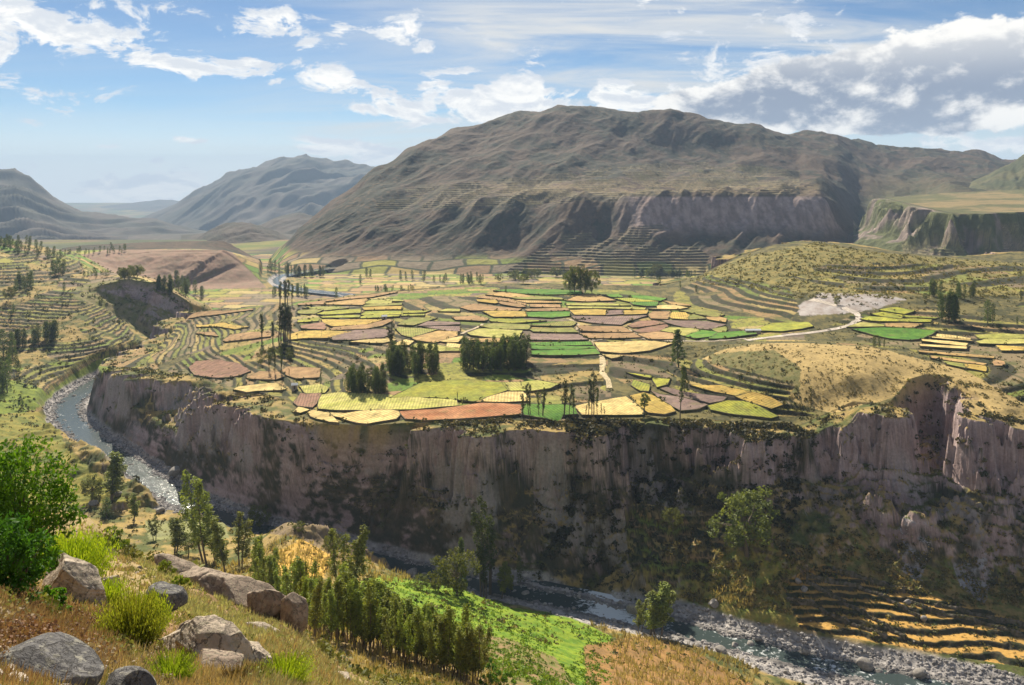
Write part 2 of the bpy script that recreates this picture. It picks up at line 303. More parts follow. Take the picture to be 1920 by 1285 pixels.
P3 = plateau([D_(105, 1330, -128, 100), D_(150, 1360, -124, 120), D_(200, 1390, -119.5, 140), D_(240, 1400, -124, 140), D_(280, 1405, -120, 145), D_(350, 1405, -118.5, 145), D_(420, 1400, -117, 140), D_(455, 1380, -136, 110), D_(488, 1330, -156, 60), D_(490, 1560, -150, 60), D_(420, 1580, -116, 60), D_(280, 1580, -118, 60), D_(120, 1560, -124, 60)], [])
P4 = plateau([D_(1660, 1760, -44, 190), D_(1690, 1560, -46, 200), D_(1735, 1400, -50, 190), D_(1775, 1285, -53, 150), D_(1800, 1250, -54, 100), D_(1860, 1235, -51, 95), D_(1920, 1225, -50, 95), D_(2010, 1215, -50, 95), D_(2150, 1205, -52, 95), D_(2150, 1800, -30, 50), D_(1920, 1850, -28, 50), D_(1760, 1850, -36, 50)], [])
RIV = [(1990, 1340), (1750, 1288), (1600, 1260), (1450, 1224), (1320, 1190), (1200, 1160), (1100, 1138), (1000, 1116), (900, 1098), (780, 1070), (640, 1034), (540, 1008), (440, 978), (350, 945), (290, 905), (232, 865), (172, 825), (132, 792), (122, 765), (150, 735),
       (200, 705), (245, 688), (330, 650), (420, 620), (540, 590), (650, 568), (660, 553), (600, 548), (540, 540), (512, 528), (530, 515), (640, 500)]
WZ = -160.0
RV = np.array([Wz(a, b, WZ) for a, b in RIV])
def subdiv(P, n=2):
    for _ in range(n):
        Q = [P[0]]
        for a, b in zip(P[:-1], P[1:]): Q += [a * .75 + b * .25, a * .25 + b * .75]
        P = np.array(Q + [P[-1]])
    return P
RVS = subdiv(RV)
rwd = np.interp(np.arange(len(RVS)), np.linspace(0, len(RVS) - 1, 9), [8, 8, 8, 8.5, 10.5, 11, 9, 7, 7])
RD, (RW,) = seg_dist(gx, gy, RVS, rwd[:, None], False)
def G(A, x, y): return bilin(A, (x - GX0) / GS, (y - GY0) / GS)
def prof(t):
    t = np.clip(t, 0, 1); return .30 * (1 - sst(t, 0, .16)) + .70 * (1 - t) ** 1.35

def height(x, y, detail=True):
    """relief; returns z and the masks cliff, mesa, river distance"""
    x = np.asarray(x, float); y = np.asarray(y, float); px = CX + F * x / y
    z = colz(QV, x, y)
    near = y < 240
    if detail:
        a = np.clip(y / 90, .03, 1.0) * np.where((y > 232) & (y < 1890) & (x > GX0) & (x < 1240), .25 + .75 * sst(G(MSD, x, y), -8, 10), 1)
        z = z + a * 1.6 * fbm(x / 26, y / 26, 4) * (y < 900) * (y > 12) + np.clip(y / 40, .1, 1) * .45 * a * fbm(x / 5 + 3, y / 5, 4)
    cl = np.zeros_like(z); ms = np.zeros_like(z)
    if detail:
        wx, wy = x + 9 * fbm(x / 40, y / 40, 2), y + 9 * fbm(x / 40 + 7, y / 40, 2); gn = .26 * ridged(wx / 26 + 7, wy / 26, 4) + .74 * ridged(wx / 92 + 2.3, wy / 92 + 1.1, 2) + .03; gn2 = fbm(x / 7, y / 7, 4)
    far = (y > 1000)
    for k, (SD, TOP, RUN, amp) in enumerate(((*P3, 14), (*P2, 9), (*P4, 26), (MSD, MTOP, MRUN, 30))):
        sd = G(SD, x, y); top = G(TOP, x, y); run = G(RUN, x, y)
        sd = np.where((y < 232) | (y > 1895) | (x < GX0) | (x > 1240), 400, sd)
        if detail:
            if k == 2: q = ridged((x + .35 * y) / 60, (y - .2 * x) / 160 + 3, 4); q2 = fbm(x / 30, y / 30, 3)
            elif k == 3:                                         # ribs slant down across the western flank
                sl = .9 * np.clip(sd, 0, 90) * sst(x, 60, -70); q = .3 * ridged((wx + sl) / 26 + 7, wy / 26, 4) + .7 * ridged((wx + sl) / 84 + 2.3, wy / 84 + 1.1, 2) + .03; q2 = gn2
            else: q, q2 = gn, gn2
            ramp = sst(sd, 0, 9) * (sst(np.hypot(x - 177, y - 388), 12, 32) * .6 + .4 if k == 3 else 1)
            sd2 = sd - ramp * (amp * np.clip((q - .45) * 1.9, -.55, 1.0) + amp * .22 * q2)
            sd2 = np.where(sd > 0, np.maximum(sd2, .02 * sd), sd)
        else: sd2 = sd
        t = sd2 / run; w = prof(t)
        if k == 0: w = 1 - sst(t, -.15, 1.05) * .9 - .1 * np.clip(t, 0, 1)
        if detail and k in (1, 3): w = w + np.sin(np.pi * np.clip(w, 0, 1)) * (.10 * fbm(w * 7 + x / 120 + 3 * k, x / 60 + y / 70, 3) + .075 * fbm(w * 16 + 3 * k, x / 16 + y / 22, 4, .6))
        w = np.where(sd > 0, w, 1.0)
        zz = z + (top - z) * w
        if k == 3: zz = np.where(sd > 0, np.maximum(zz, np.minimum(z, top)), zz)
        z = np.where((sd < run * 1.6) & ((top > z) | (k == 3)), zz, z)
        cl = np.maximum(cl, np.where((sd > 0) & (t < 1.05), sst(sd, 0, 3), 0))
        if k == 3: ms = (sd <= 0).astype(float)
    # mountain
    zm = colz(QM, x, y)
    if detail:
        m = sst(zm, -165, -110) * sst(y, 1430, 1600)
        s = (x - .55 * y) / 95
        w_ = 18 * fbm(x / 170, y / 170, 3); lo = 1 - sst(y, 1700, 1950)
        zm = zm + m * (lo * 34 * (ridged((x - .6 * y + 1.6 * w_) / 150, y / 420, 4, .49) - .55) + 38 * (1 - lo) * (ridged((x - .35 * y + 2 * w_) / 330 + 4, y / 700, 4, .46) - .55) + 4.0 * fbm(x / 55, y / 75, 6, .6) + 4 * (ridged((x - .5 * y + 2 * w_) / 48 + 3, y / 130, 3, .5) - .5) + 14 * fbm(x / 300, y / 300, 3) * sst(y, 1900, 2100))
    zm = zm - 30 * (1 - sst(y, 1380, 1560)) * (px < 1600)
    isM = (y > 1380) | (px > 1560) & (y > 1000)
    z = np.where(isM, np.maximum(z, zm), z)
    # river bed
    rd = np.where((y < 232) | (y > 1890) | (x < GX0) | (x > 1240), 500, G(RD, x, y)); rw = G(RW, x, y)
    if detail: rd = rd + 2.2 * fbm(x / 16, y / 16 + 40, 3)
    bed = WZ - .9 + (.10 if not detail else .9 * np.clip(fbm(x / 4.5, y / 4.5, 4), -.2, 1)) + 1.15 * sst(rd, rw * .2, rw * np.where(y > 400, .88, .72))
    k = sst(rd, rw * 1.0, rw * 1.9)
    z = np.where(rd < rw * 2.2, np.where(z > bed, bed + (z - bed) * k, bed + (z - bed) * k), z)
    tm = np.zeros_like(z); tf = np.ones_like(z); ti = np.zeros_like(z)
    if detail:                                                   # dry-stone terraces stepping the contours
        py = HY - F * z / y
        for poly, h, d0, d1 in TERR:
            m = in_poly(px, py, poly) & (rd > rw * 1.5) & (y > d0) & (y < d1)
            if not m.any(): continue
            xs, ys, zs = x[m], y[m], z[m]
            q = zs / h + .22 * fbm(xs / 45, ys / 45, 2); i = np.floor(q); f = q - i
            k = sst(fbm(xs / 70 + 31, ys / 70, 3) + (.12 if d1 > 335 else 1), -.12, .10)
            z[m] = zs + (i - q + sst(f, 0, .30) - .35) * h * .96 * k
            tm[m] = k > .45; tf[m] = f; ti[m] = i
    return z, cl, ms, rd / rw, tm, tf, ti
# terraced ground: outline in the photo, step height, nearest and farthest distance
TERR = [
 ([(1465, 1092), (1540, 1058), (1990, 1185), (1990, 1262), (1760, 1226), (1500, 1178)], 1.25, 270, 335),
 ([(700, 560), (900, 536), (1180, 545), (1330, 590), (1500, 600), (1510, 640), (1240, 640), (1140, 670), (1130, 690), (740, 700), (560, 640), (560, 590)], .95, 430, 800),
 ([(560, 720), (740, 700), (1000, 690), (1130, 700), (1140, 785), (600, 790)], .9, 380, 500),
 ([(228, 690), (300, 645), (330, 605), (420, 585), (700, 545), (740, 600), (740, 690), (640, 700), (560, 745), (480, 740), (345, 700)], 1.15, 460, 800),
 ([(1270, 545), (1330, 515), (1480, 540), (1500, 580), (1480, 600), (1330, 590), (1250, 570)], 1.7, 480, 830),
 ([(1150, 665), (1290, 668), (1490, 720), (1530, 780), (1390, 782), (1230, 755), (1140, 700)], 1.9, 360, 520),
 ([(1000, 690), (1130, 670), (1150, 760), (1000, 735), (985, 700)], 1.6, 380, 520),
 ([(1600, 590), (1920, 560), (1990, 800), (1900, 745), (1800, 690), (1700, 655), (1500, 640)], 1.6, 370, 620),
 ([(1480, 490), (1920, 500), (1920, 560), (1600, 545), (1480, 520)], 2.2, 560, 830),
 ([(-200, 540), (150, 545), (190, 560), (230, 600), (300, 690), (220, 690), (20, 780), (-200, 800)], 1.7, 560, 960),
 ([(-200, 470), (140, 470), (170, 530), (60, 545), (-200, 545)], 2.0, 900, 1180),
 ([(1170, 955), (1400, 965), (1480, 1030), (1480, 1100), (1230, 1110), (1180, 1060)], 2.0, 318, 380),
 ([(1060, 440), (1240, 420), (1330, 480), (1310, 540), (1000, 535), (930, 520)], 4.0, 1400, 1720),
 ([(1000, 330), (1300, 300), (1500, 320), (1500, 365), (700, 395), (720, 360)], 3.6, 1700, 2300),
 ([(1690, 455), (1990, 400), (1990, 520), (1700, 515)], 3.5, 1000, 1450),
]

# ------------------------------------------------------------------ polar sheets, dense where the relief is seen steeply
PXS = np.arange(-200, 2126, 2.05)
def dsplit(px): return np.interp(px, [1500, 1640], [1440, 1010])
def sheet(pxs, d0, d1, rows, c=190, nf=2400):
    L = np.log(d0)[:, None] + (np.log(d1) - np.log(d0))[:, None] * np.linspace(0, 1, nf)[None]
    Y = np.exp(L); X = (pxs[:, None] - CX) / F * Y
    q = HY - F * height(X, Y, False)[0] / Y
    ds = np.sqrt(np.diff(q, axis=1) ** 2 + (c * np.diff(L, axis=1)) ** 2); S = np.concatenate([np.zeros((len(pxs), 1)), np.cumsum(ds, 1)], 1)
    S = S / S[:, -1:]
    for _ in range(3):                                           # even out the spacing between neighbouring lines of sight
        k = 10; p = np.concatenate([np.repeat(S[:1], k, 0), S, np.repeat(S[-1:], k, 0)]); cs = np.concatenate([np.zeros((1, S.shape[1])), np.cumsum(p, 0)])
        S = (cs[2 * k + 1:] - cs[:-2 * k - 1]) / (2 * k + 1)
    YY = np.empty((len(pxs), rows)); tt = np.linspace(0, 1, rows)
    for i in range(len(pxs)): YY[i] = np.interp(tt, S[i], Y[i])
    return (pxs[:, None] - CX) / F * YY, YY
n = len(PXS)
SX, SY = sheet(PXS, np.full(n, 4.0), dsplit(PXS), 1350)
SZ, SCL, SMS, SRD, STM, STF, STI = height(SX, SY)
SPX = CX + F * SX / SY; SPY = HY - F * SZ / SY
SMIN = np.minimum.accumulate(SPY, axis=1)
def hit(px, py, back=0):
    """world point of the ground seen at the photo point (px, py)"""
    i = min(max(int(round((px - PXS[0]) / 2.05)), 0), n - 1)
    j = int(np.argmax(SMIN[i] <= py)) if SMIN[i, -1] <= py else SMIN.shape[1] - 1
    return Vector((SX[i, j], SY[i, j], SZ[i, j]))
def ground_z(x, y): return height(np.array(x, float), np.array(y, float))[0]
# ------------------------------------------------------------------ materials
def terrain_mat(name, fine=1.0, bump=.5, rough=.95):
    m = bpy.data.materials.new(name); m.use_nodes = True; t = NT(m.node_tree)
    a = t.n('ShaderNodeAttribute', attribute_name='Col').outputs['Color']
    co = t.n('ShaderNodeTexCoord').outputs['Object']
    n1 = t.noise(co, .9 * fine, 6, .65); n2 = t.noise(co, .12 * fine, 4, .6)
    k = t.m('ADD', t.m('MULTIPLY', n1, 1.1), t.m('MULTIPLY', n2, .5)); k = t.m('ADD', k, .2)
    c = t.mix(1.0, a, t.n('ShaderNodeCombineXYZ', i_0=k, i_1=k, i_2=k).outputs[0], 'MULTIPLY')
    b = t.n('ShaderNodeBump', i_Strength=bump, i_Distance=.6 / fine, i_Height=n1)
    p = t.n('ShaderNodeBsdfPrincipled', i_Roughness=rough); t.t.links.new(c, p.inputs['Base Color']); t.t.links.new(b.outputs[0], p.inputs['Normal'])
    p.inputs['Specular IOR Level'].default_value = .15
    t.n('ShaderNodeOutputMaterial', i_0=p.outputs[0]); return m
M_GROUND = terrain_mat('earth_and_grass'); M_MOUNT = terrain_mat('mountain_slope', .12, .5)
def A3(c): return np.array(c, float)
def lerp3(a, b, t): return a + (b - a) * t[..., None]
def blend(col, c, m): return col + (A3(c) - col) * m[..., None]
STRAW = (.34, .24, .08); BROWN = (.20, .125, .06); OLIVE = (.085, .098, .026); GREEN = (.15, .21, .022); DARK = (.045, .05, .02); SOIL = (.27, .19, .125)
def hash01(a, b=0): return np.modf(np.abs(np.sin(a * 12.9898 + b * 78.233) * 43758.5453))[0]
CROPS = A3([(.46, .33, .11), (.30, .29, .055), (.21, .26, .04), (.33, .21, .11), (.20, .145, .11), (.50, .38, .15), (.40, .25, .12), (.14, .24, .03), (.36, .33, .07), (.26, .20, .13)])
def crop_cells(x, y, sx, sy, seed=0):
    """ground colour of small fields"""
    xr = x + 6 * fbm(x / 40, y / 40, 2); row = np.floor(y / sy + .6 * noise2(x / 90, y / 90)); u = xr / sx + hash01(row, seed) * 7; c = np.floor(u)
    h = hash01(c, row + seed * 3.1)
    e = np.minimum(np.minimum(u - c, 1 - u + c) * sx, 99)
    v = y / sy + .6 * noise2(x / 90, y / 90) - row; e2 = np.minimum(v, 1 - v) * sy
    return CROPS[(h * 9.99).astype(int)], np.minimum(e, e2)
ZONES = [   # outline in the photo, colour, second colour, noise size (m), feather by noise, nearest, farthest
 ([(660, 1092), (720, 1078), (830, 1095), (960, 1128), (1080, 1160), (1150, 1196), (1120, 1215), (1150, 1330), (980, 1330), (890, 1200), (760, 1150), (640, 1160)], (.20, .27, .018), (.10, .19, .014), 5, 150, 320),
 ([(1095, 1212), (1225, 1186), (1320, 1232), (1440, 1300), (1100, 1300)], (.30, .165, .055), (.22, .13, .05), 7, 150, 300),
 ([(885, 1185), (960, 1200), (1040, 1232), (1090, 1300), (900, 1300)], (.25, .165, .08), (.15, .16, .04), 5, 120, 290),
 ([(520, 1035), (560, 1012), (625, 1000), (632, 1040), (600, 1090), (520, 1080)], (.56, .34, .07), (.45, .28, .07), 6, 240, 345),
 ([(500, 960), (545, 935), (640, 985), (735, 1062), (725, 1085), (640, 1052), (560, 1008), (500, 1000)], (.17, .125, .08), (.27, .20, .10), 4, 300, 370),
 ([(270, 975), (420, 975), (430, 1010), (280, 1012)], (.25, .25, .10), (.20, .20, .09), 8, 300, 420),
 ([(1240, 1020), (1420, 1015), (1520, 1060), (1450, 1090), (1500, 1175), (1380, 1160), (1240, 1118)], (.30, .235, .06), (.17, .19, .04), 4, 300, 372),
 ([(1470, 1092), (1540, 1062), (1990, 1190), (1990, 1262), (1760, 1222), (1500, 1172)], (.46, .26, .07), (.37, .21, .06), 10, 270, 330),
 ([(1440, 1040), (1590, 1000), (1670, 975), (1990, 1020), (1990, 1190), (1700, 1120), (1540, 1062)], (.29, .20, .07), (.13, .14, .035), 5, 290, 350),
 ([(1688, 970), (1750, 985), (1738, 1060), (1722, 1092), (1690, 1070)], (.36, .33, .33), (.29, .27, .27), 3, 290, 360),
 ([(1785, 1060), (1850, 1035), (1860, 1085), (1845, 1135), (1800, 1100)], (.34, .32, .32), (.28, .26, .26), 3, 285, 350),
 ([(1230, 640), (1450, 638), (1640, 652), (1830, 700), (1990, 735), (1990, 850), (1900, 800), (1850, 780), (1700, 740), (1560, 775), (1500, 760), (1400, 690), (1260, 662)], (.42, .30, .12), (.31, .225, .09), 6, 330, 480),
 ([(1330, 665), (1450, 655), (1500, 690), (1500, 740), (1420, 720), (1340, 690)], (.19, .16, .06), (.12, .12, .04), 4, 380, 480),
 ([(1490, 575), (1540, 548), (1640, 552), (1700, 562), (1640, 580), (1560, 590), (1500, 592)], (.40, .36, .34), (.30, .25, .22), 9, 520, 700),
 ([(1290, 530), (1380, 485), (1530, 455), (1650, 475), (1990, 500), (1990, 560), (1700, 555), (1500, 548), (1400, 530)], (.25, .195, .058), (.12, .115, .034), 6, 600, 860),
 ([(-200, 690), (60, 690), (200, 660), (215, 690), (120, 740), (20, 790), (-200, 820)], (.20, .24, .03), (.11, .15, .022), 6, 540, 760),
 ([(-200, 790), (100, 770), (120, 830), (160, 870), (250, 940), (100, 950), (-200, 960)], (.26, .22, .042), (.13, .15, .03), 12, 380, 600),
 ([(130, 545), (200, 520), (280, 525), (345, 560), (240, 690), (180, 600)], (.15, .15, .04), (.25, .20, .10), 8, 840, 900),
 ([(100, 490), (200, 468), (430, 468), (500, 540), (300, 545), (140, 520)], (.29, .18, .125), (.24, .165, .11), 18, 1150, 1500),
]
def ground_color(x, y, z, cl, ms, rd, tm, tf, ti, slope):
    px = CX + F * x / y; py = HY - F * z / y
    n1 = fbm(x / 14, y / 14, 5, .6); n2 = fbm(x / 60 + 9, y / 60, 4); n3 = fbm(x / 3.2, y / 3.2, 4, .6)
    near = sst(y, 260, 130)[..., None]
    # open land: dry grass with patches of green scrub and bare soil
    c = lerp3(A3(STRAW), A3(OLIVE), sst(n1 + .5 * n2, -.22, .22)); c = blend(c, SOIL, sst(n3 - .4 * n1, .10, .5) * .6); c = blend(c, DARK, sst(n1 * .6 + n3, .32, .55) * .8)
    cn = lerp3(A3((.34, .25, .12)), A3((.21, .12, .055)), sst(n1 + .3 * n3, -.2, .35)); cn = blend(cn, (.19, .19, .06), sst(n2 + .6 * n3, .05, .45) * .8)
    c = c * (1 - near) + cn * near
    # valley fields
    k = (y > 860) & (ms < .5); fc, fe = crop_cells(x, y, 46, 26); g = sst(n2, -.35, -.05) * sst(slope, .25, .12) * k * (cl < .1)
    c = lerp3(c, fc, g * .9); c = blend(c, (.06, .065, .025), g * sst(fe, 2.6, 1.0) * .85)
    # open hill of the mesa: hedges, walls
    c = np.where((ms > .5)[..., None], lerp3(A3((.06, .058, .022)), A3((.17, .14, .05)), sst(n1 + .7 * n3, -.25, .3)), c)
    # worked ground between the walled fields
    P = np.array([(330, 600), (560, 560), (900, 536), (1180, 545), (1330, 590), (1500, 600), (1510, 640), (1240, 640), (1140, 670), (1130, 790), (590, 790), (540, 745), (600, 700), (480, 680), (330, 660)], float)
    mf = in_poly(px, py, P) & (ms > .5); fc, fe = crop_cells(x, y, 34, 13, 4); fc = lerp3(fc * .85, A3((.085, .085, .03)), sst(n3 + .5 * n1, -.05, .4) * .8)
    c = np.where(mf[..., None], lerp3(A3((.075, .07, .03)), fc, sst(fe, .05, .16)), c)
    # zones
    wob = 5 * n3 + 4 * n1
    for poly, a, b, s, d0, d1 in ZONES:
        P = np.array(poly); m = (y > d0) & (y < d1) & (px > P[:, 0].min() - 20) & (px < P[:, 0].max() + 20) & (py > P[:, 1].min() - 20) & (py < P[:, 1].max() + 20)
        idx = np.nonzero(m)
        if not len(idx[0]): continue
        xi, yi = x[idx], y[idx]
        i2 = in_poly(px[idx] + wob[idx], py[idx] + .6 * wob[idx], poly)
        cc = lerp3(A3(a), A3(b), sst(fbm(xi / s, yi / s, 5, .62), -.25, .3)); o = c[idx]; o[i2] = cc[i2]; c[idx] = o
    # terraces: treads carry crops, risers stone and weeds darkened to imitate wall shade
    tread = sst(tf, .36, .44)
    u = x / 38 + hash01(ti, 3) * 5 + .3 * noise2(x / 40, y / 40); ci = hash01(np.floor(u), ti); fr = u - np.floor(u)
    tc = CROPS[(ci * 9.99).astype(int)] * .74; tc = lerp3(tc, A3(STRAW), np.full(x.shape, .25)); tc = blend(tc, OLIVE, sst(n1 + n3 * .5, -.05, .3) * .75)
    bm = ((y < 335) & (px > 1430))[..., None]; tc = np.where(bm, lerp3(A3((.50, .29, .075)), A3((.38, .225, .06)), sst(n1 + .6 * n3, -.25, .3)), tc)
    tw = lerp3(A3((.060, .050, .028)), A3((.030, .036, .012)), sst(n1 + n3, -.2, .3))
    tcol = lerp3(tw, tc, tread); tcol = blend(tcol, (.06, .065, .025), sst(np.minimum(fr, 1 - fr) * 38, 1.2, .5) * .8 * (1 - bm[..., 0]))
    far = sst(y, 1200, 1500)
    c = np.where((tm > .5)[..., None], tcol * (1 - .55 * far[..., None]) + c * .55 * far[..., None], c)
    # cliffs: pale purplish conglomerate in level beds, runnels of scrub
    cx_ = x + .45 * y; n3s, n1s = n3, n1; n3 = fbm(cx_ / 3.4, z / 3.0, 4, .62); n1 = fbm(cx_ / 15, z / 12 + y / 60, 5, .6)
    st = fbm(x / 60, z / 2.2 + y * .01, 4, .68); ru = ridged((x + .15 * y) / 21 + 3 + .4 * n1, (y + 1.4 * z) / 70, 3); pa = fbm((x + .3 * y) / 34 + 5, z / 34 + y / 80, 3)
    ck = lerp3(A3((.25, .178, .168)), A3((.40, .305, .29)), sst(st + .5 * n1, -.35, .35)); ck = blend(ck, (.41, .31, .265), sst(pa + .3 * st, .18, .5) * .8)
    low = sst(z, -112, -140)
    veg = sst(.75 * (1 - ru) + .6 * pa + .75 * n3 + .45 * n1 + .42 * low + .38 * np.exp(-((px - 1250) / 190) ** 2) + .25 * np.exp(-((px - 830) / 150) ** 2) - .16, .34, .72)
    ck = lerp3(ck, lerp3(A3((.095, .075, .04)), A3((.035, .038, .016)), sst(n3 + n1, -.3, .3)), veg * .93)
    ck = blend(ck, (.33, .285, .275), sst(fbm(cx_ / 22 + 3, z / 40 + 8, 3) + .35 * n3, .14, .36) * sst(z, -104, -120) * .75)
    n3, n1 = n3s, n1s
    wc = cl * sst(slope, .38, .62) * (tm < .5)
    wf = sst(y, 1000, 1250)[..., None]
    ck = ck * (1 - wf) + lerp3(A3((.27, .185, .145)), A3((.15, .13, .065)), sst(n2 + .6 * n1, -.2, .3)) * wf
    c = lerp3(c, ck, np.clip(wc, 0, 1))
    # river gravel
    gr = lerp3(A3((.24, .225, .22)), A3((.42, .385, .36)), sst(n3 + .3 * n1, -.3, .35))
    c = lerp3(c, gr, sst(rd + .35 * n1, 2.1, 1.75) * sst(z + .8 * n1, WZ + 3.4, WZ + 2.0)); c = lerp3(c, gr * .5, sst(rd, .95, .8))
    return c
def slope_of(X, Y, Z):
    def grad(A, ax): return np.gradient(A, axis=ax)
    e1 = np.stack([grad(X, 0), grad(Y, 0), grad(Z, 0)], -1); e2 = np.stack([grad(X, 1), grad(Y, 1), grad(Z, 1)], -1)
    nn = np.cross(e1, e2); nn /= np.linalg.norm(nn, axis=-1, keepdims=True) + 1e-12
    return 1 - np.abs(nn[..., 2]), nn
SSL, _ = slope_of(SX, SY, SZ)
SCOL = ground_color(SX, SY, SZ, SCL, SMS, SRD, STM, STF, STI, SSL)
ground = mesh_np('ground', np.stack([SX, SY, SZ], -1).reshape(-1, 3), grid_faces(*SX.shape)[:, ::-1], M_GROUND, SCOL.reshape(-1, 3))
tag(ground, 'canyon floor, terraced tableland and dry hillside', kind='structure')

# mountain behind the valley, plateau cliffs at its foot
MX, MY = sheet(np.arange(-190, 2120, 2.1), dsplit(np.arange(-190, 2120, 2.1)), np.full(len(np.arange(-190, 2120, 2.1)), 3450.), 860, 150, 1500)
MZ, MCL, _, MRD, MTM, MTF, MTI = height(MX, MY)
def mountain_color(x, y, z, cl, rd, tm, tf, ti, slope):
    px = CX + F * x / y; py = HY - F * z / y
    n1 = fbm(x / 45, y / 45, 5, .6); n2 = fbm(x / 220 + 4, y / 220, 4); n3 = fbm(x / 12, y / 12, 4, .6)
    c = lerp3(A3((.085, .055, .036)), A3((.036, .034, .019)), sst(n2 + .6 * n1, -.22, .25)); c = blend(c, (.034, .038, .02), sst(n1 + .7 * n3, .18, .5) * .75); n5 = fbm(x / 5, y / 5, 4, .7); c = blend(c, (.022, .026, .013), sst(n5 + .5 * n1, .16, .34) * .7)
    c = blend(c, (.15, .10, .056), sst(n3 - .4 * n1 + .2 * n2, .12, .45) * .6)
    c = blend(c, (.115, .082, .07), sst(slope, .2, .5) * .6)
    k = sst(z, -138, -152) * (px < 1650); fc, fe = crop_cells(x, y, 60, 34, 2); c = lerp3(c, blend(fc, (.05, .06, .02), sst(fe, 4, 1.5)), k * .85)
    sh = sst(py, 372, 358) * sst(py, 335, 350) * sst(px, 700, 1000) * sst(px, 1580, 1500); c = blend(c, (.24, .175, .09), sh * sst(n3 + n1, -.3, .2) * .75)
    cliff = sst(py, 366, 372) * sst(py, 452, 415) * sst(px, 1130, 1220) * sst(px, 1600, 1560) * (y < 1720)
    st = fbm(x / 14, z / 30, 4, .6); c = lerp3(c, lerp3(A3((.40, .30, .275)), A3((.24, .175, .16)), sst(st, -.3, .3)), cliff * .85)
    w4 = cl * (px > 1600); ru = ridged((x + .35 * y) / 30, z / 90 + y / 300, 3)
    c = lerp3(c, lerp3(A3((.27, .21, .18)), A3((.10, .11, .04)), sst(1 - ru + .4 * n1, .15, .5)), w4 * .9)
    g4 = sst(px, 1600, 1660) * (1 - cl) * sst(z, 30, -60); c = blend(c, (.10, .105, .04), g4 * .5)
    fl = G(P4[0], x, y) < -4; c = np.where((fl & (px > 1600) & (y < 1850))[..., None], lerp3(A3((.24, .18, .085)), A3((.11, .11, .045)), sst(n2 + n1, -.25, .25)), c)
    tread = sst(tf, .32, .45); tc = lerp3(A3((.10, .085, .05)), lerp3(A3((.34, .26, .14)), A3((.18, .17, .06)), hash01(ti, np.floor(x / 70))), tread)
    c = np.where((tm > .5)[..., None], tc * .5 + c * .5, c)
    return c
MSL, _ = slope_of(MX, MY, MZ)
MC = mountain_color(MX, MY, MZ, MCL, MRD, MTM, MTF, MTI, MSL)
mo = mesh_np('mountain', np.stack([MX, MY, MZ], -1).reshape(-1, 3), grid_faces(*MX.shape)[:, ::-1], M_MOUNT, MC.reshape(-1, 3))
tag(mo, 'broad brown mountain behind the valley with a flat bench and cliffs at its foot', kind='structure')

def ridge(name, label, crest, D, d0, amp, base=-420, seed=0, cols=420, rows=150, kx=.5, pal=((.085, .066, .05), (.05, .048, .032))):
    """a far range: its crest is where the photo shows it, D metres off; slopes run down to d0 in front"""
    cp = np.array(crest, float); pxs = np.linspace(cp[0, 0], cp[-1, 0], cols)
    cz = np.interp(pxs, cp[:, 0], (HY - cp[:, 1]) * D / F); t = np.concatenate([np.linspace(0, 1, rows), np.linspace(1.02, 1.5, 14)])
    Y = d0 + (D - d0) * t[None] + 0 * pxs[:, None]; X = (pxs[:, None] - CX) / F * Y
    hgt = (cz - base)[:, None]; sh = np.where(t < 1, t ** 1.25, 1 - (t - 1) * 1.7)[None]
    S = (D - d0)
    g = ridged((X - kx * Y) / (S * .16) + seed, Y / (S * .7) + seed, 5, .55) - .55 + .5 * fbm(X / (S * .25) + seed, Y / (S * .25), 4)
    Z = base + hgt * sh + amp * g * np.clip(4 * t * (1.12 - t), 0, 1)[None] * np.clip(hgt / hgt.max() * 1.5, 0, 1)
    n1 = fbm(X / (S * .06), Y / (S * .06), 5, .6); n2 = fbm(X / (S * .2), Y / (S * .2), 3)
    c = lerp3(A3(pal[0]), A3(pal[1]), sst(n1 + n2, -.3, .3)); c = blend(c, (.14, .11, .085), sst(n1 - .5 * n2, .15, .5) * .6)
    o = mesh_np(name, np.stack([X, Y, Z], -1).reshape(-1, 3), grid_faces(*X.shape)[:, ::-1], M_MOUNT, c.reshape(-1, 3)); tag(o, label, kind='structure'); return o
ridge('mountain', 'blue hazy mountain at the left edge of the valley', [(-700, 380), (-300, 300), (-120, 318), (0, 326), (28, 326), (60, 343), (75, 352), (110, 372), (150, 390), (210, 402), (290, 412), (340, 425), (400, 437), (480, 470)], 5200, 2600, 165, seed=2)
ridge('mountain', 'pale blue peaked mountain between the left mountain and the great slope', [(200, 440), (280, 402), (330, 380), (390, 345), (430, 322), (470, 313), (520, 300), (545, 293), (575, 289), (605, 297), (640, 301), (690, 304), (760, 315), (900, 330), (1000, 360)], 8200, 4800, 190, base=-480, seed=5)
ridge('hills', 'faint pale ridge on the valley horizon', [(60, 410), (150, 392), (200, 386), (260, 380), (300, 374), (340, 377), (420, 385), (600, 392)], 13500, 11000, 40, base=-500, seed=8, cols=200, rows=60)
ridge('hills', 'low dark hill in the valley in front of the blue mountain', [(340, 470), (365, 455), (385, 437), (410, 422), (440, 416), (470, 419), (500, 430), (520, 436), (545, 452), (570, 470)], 2700, 2000, 26, base=-200, seed=3, cols=220, rows=90)
ridge('hills', 'low ridge where the valley narrows', [(240, 465), (300, 450), (350, 445), (400, 432), (470, 428), (520, 408), (560, 400), (640, 420)], 3600, 2600, 26, base=-270, seed=6, cols=220, rows=90)
ridge('hills', 'green brown hill rising behind the cliffs at the right edge', [(1700, 400), (1745, 382), (1790, 356), (1850, 328), (1890, 308), (1920, 290), (1990, 255), (2100, 230), (2300, 220)], 2350, 1820, 30, base=-70, seed=9, cols=220, rows=120, pal=((.10, .095, .04), (.055, .062, .026)))
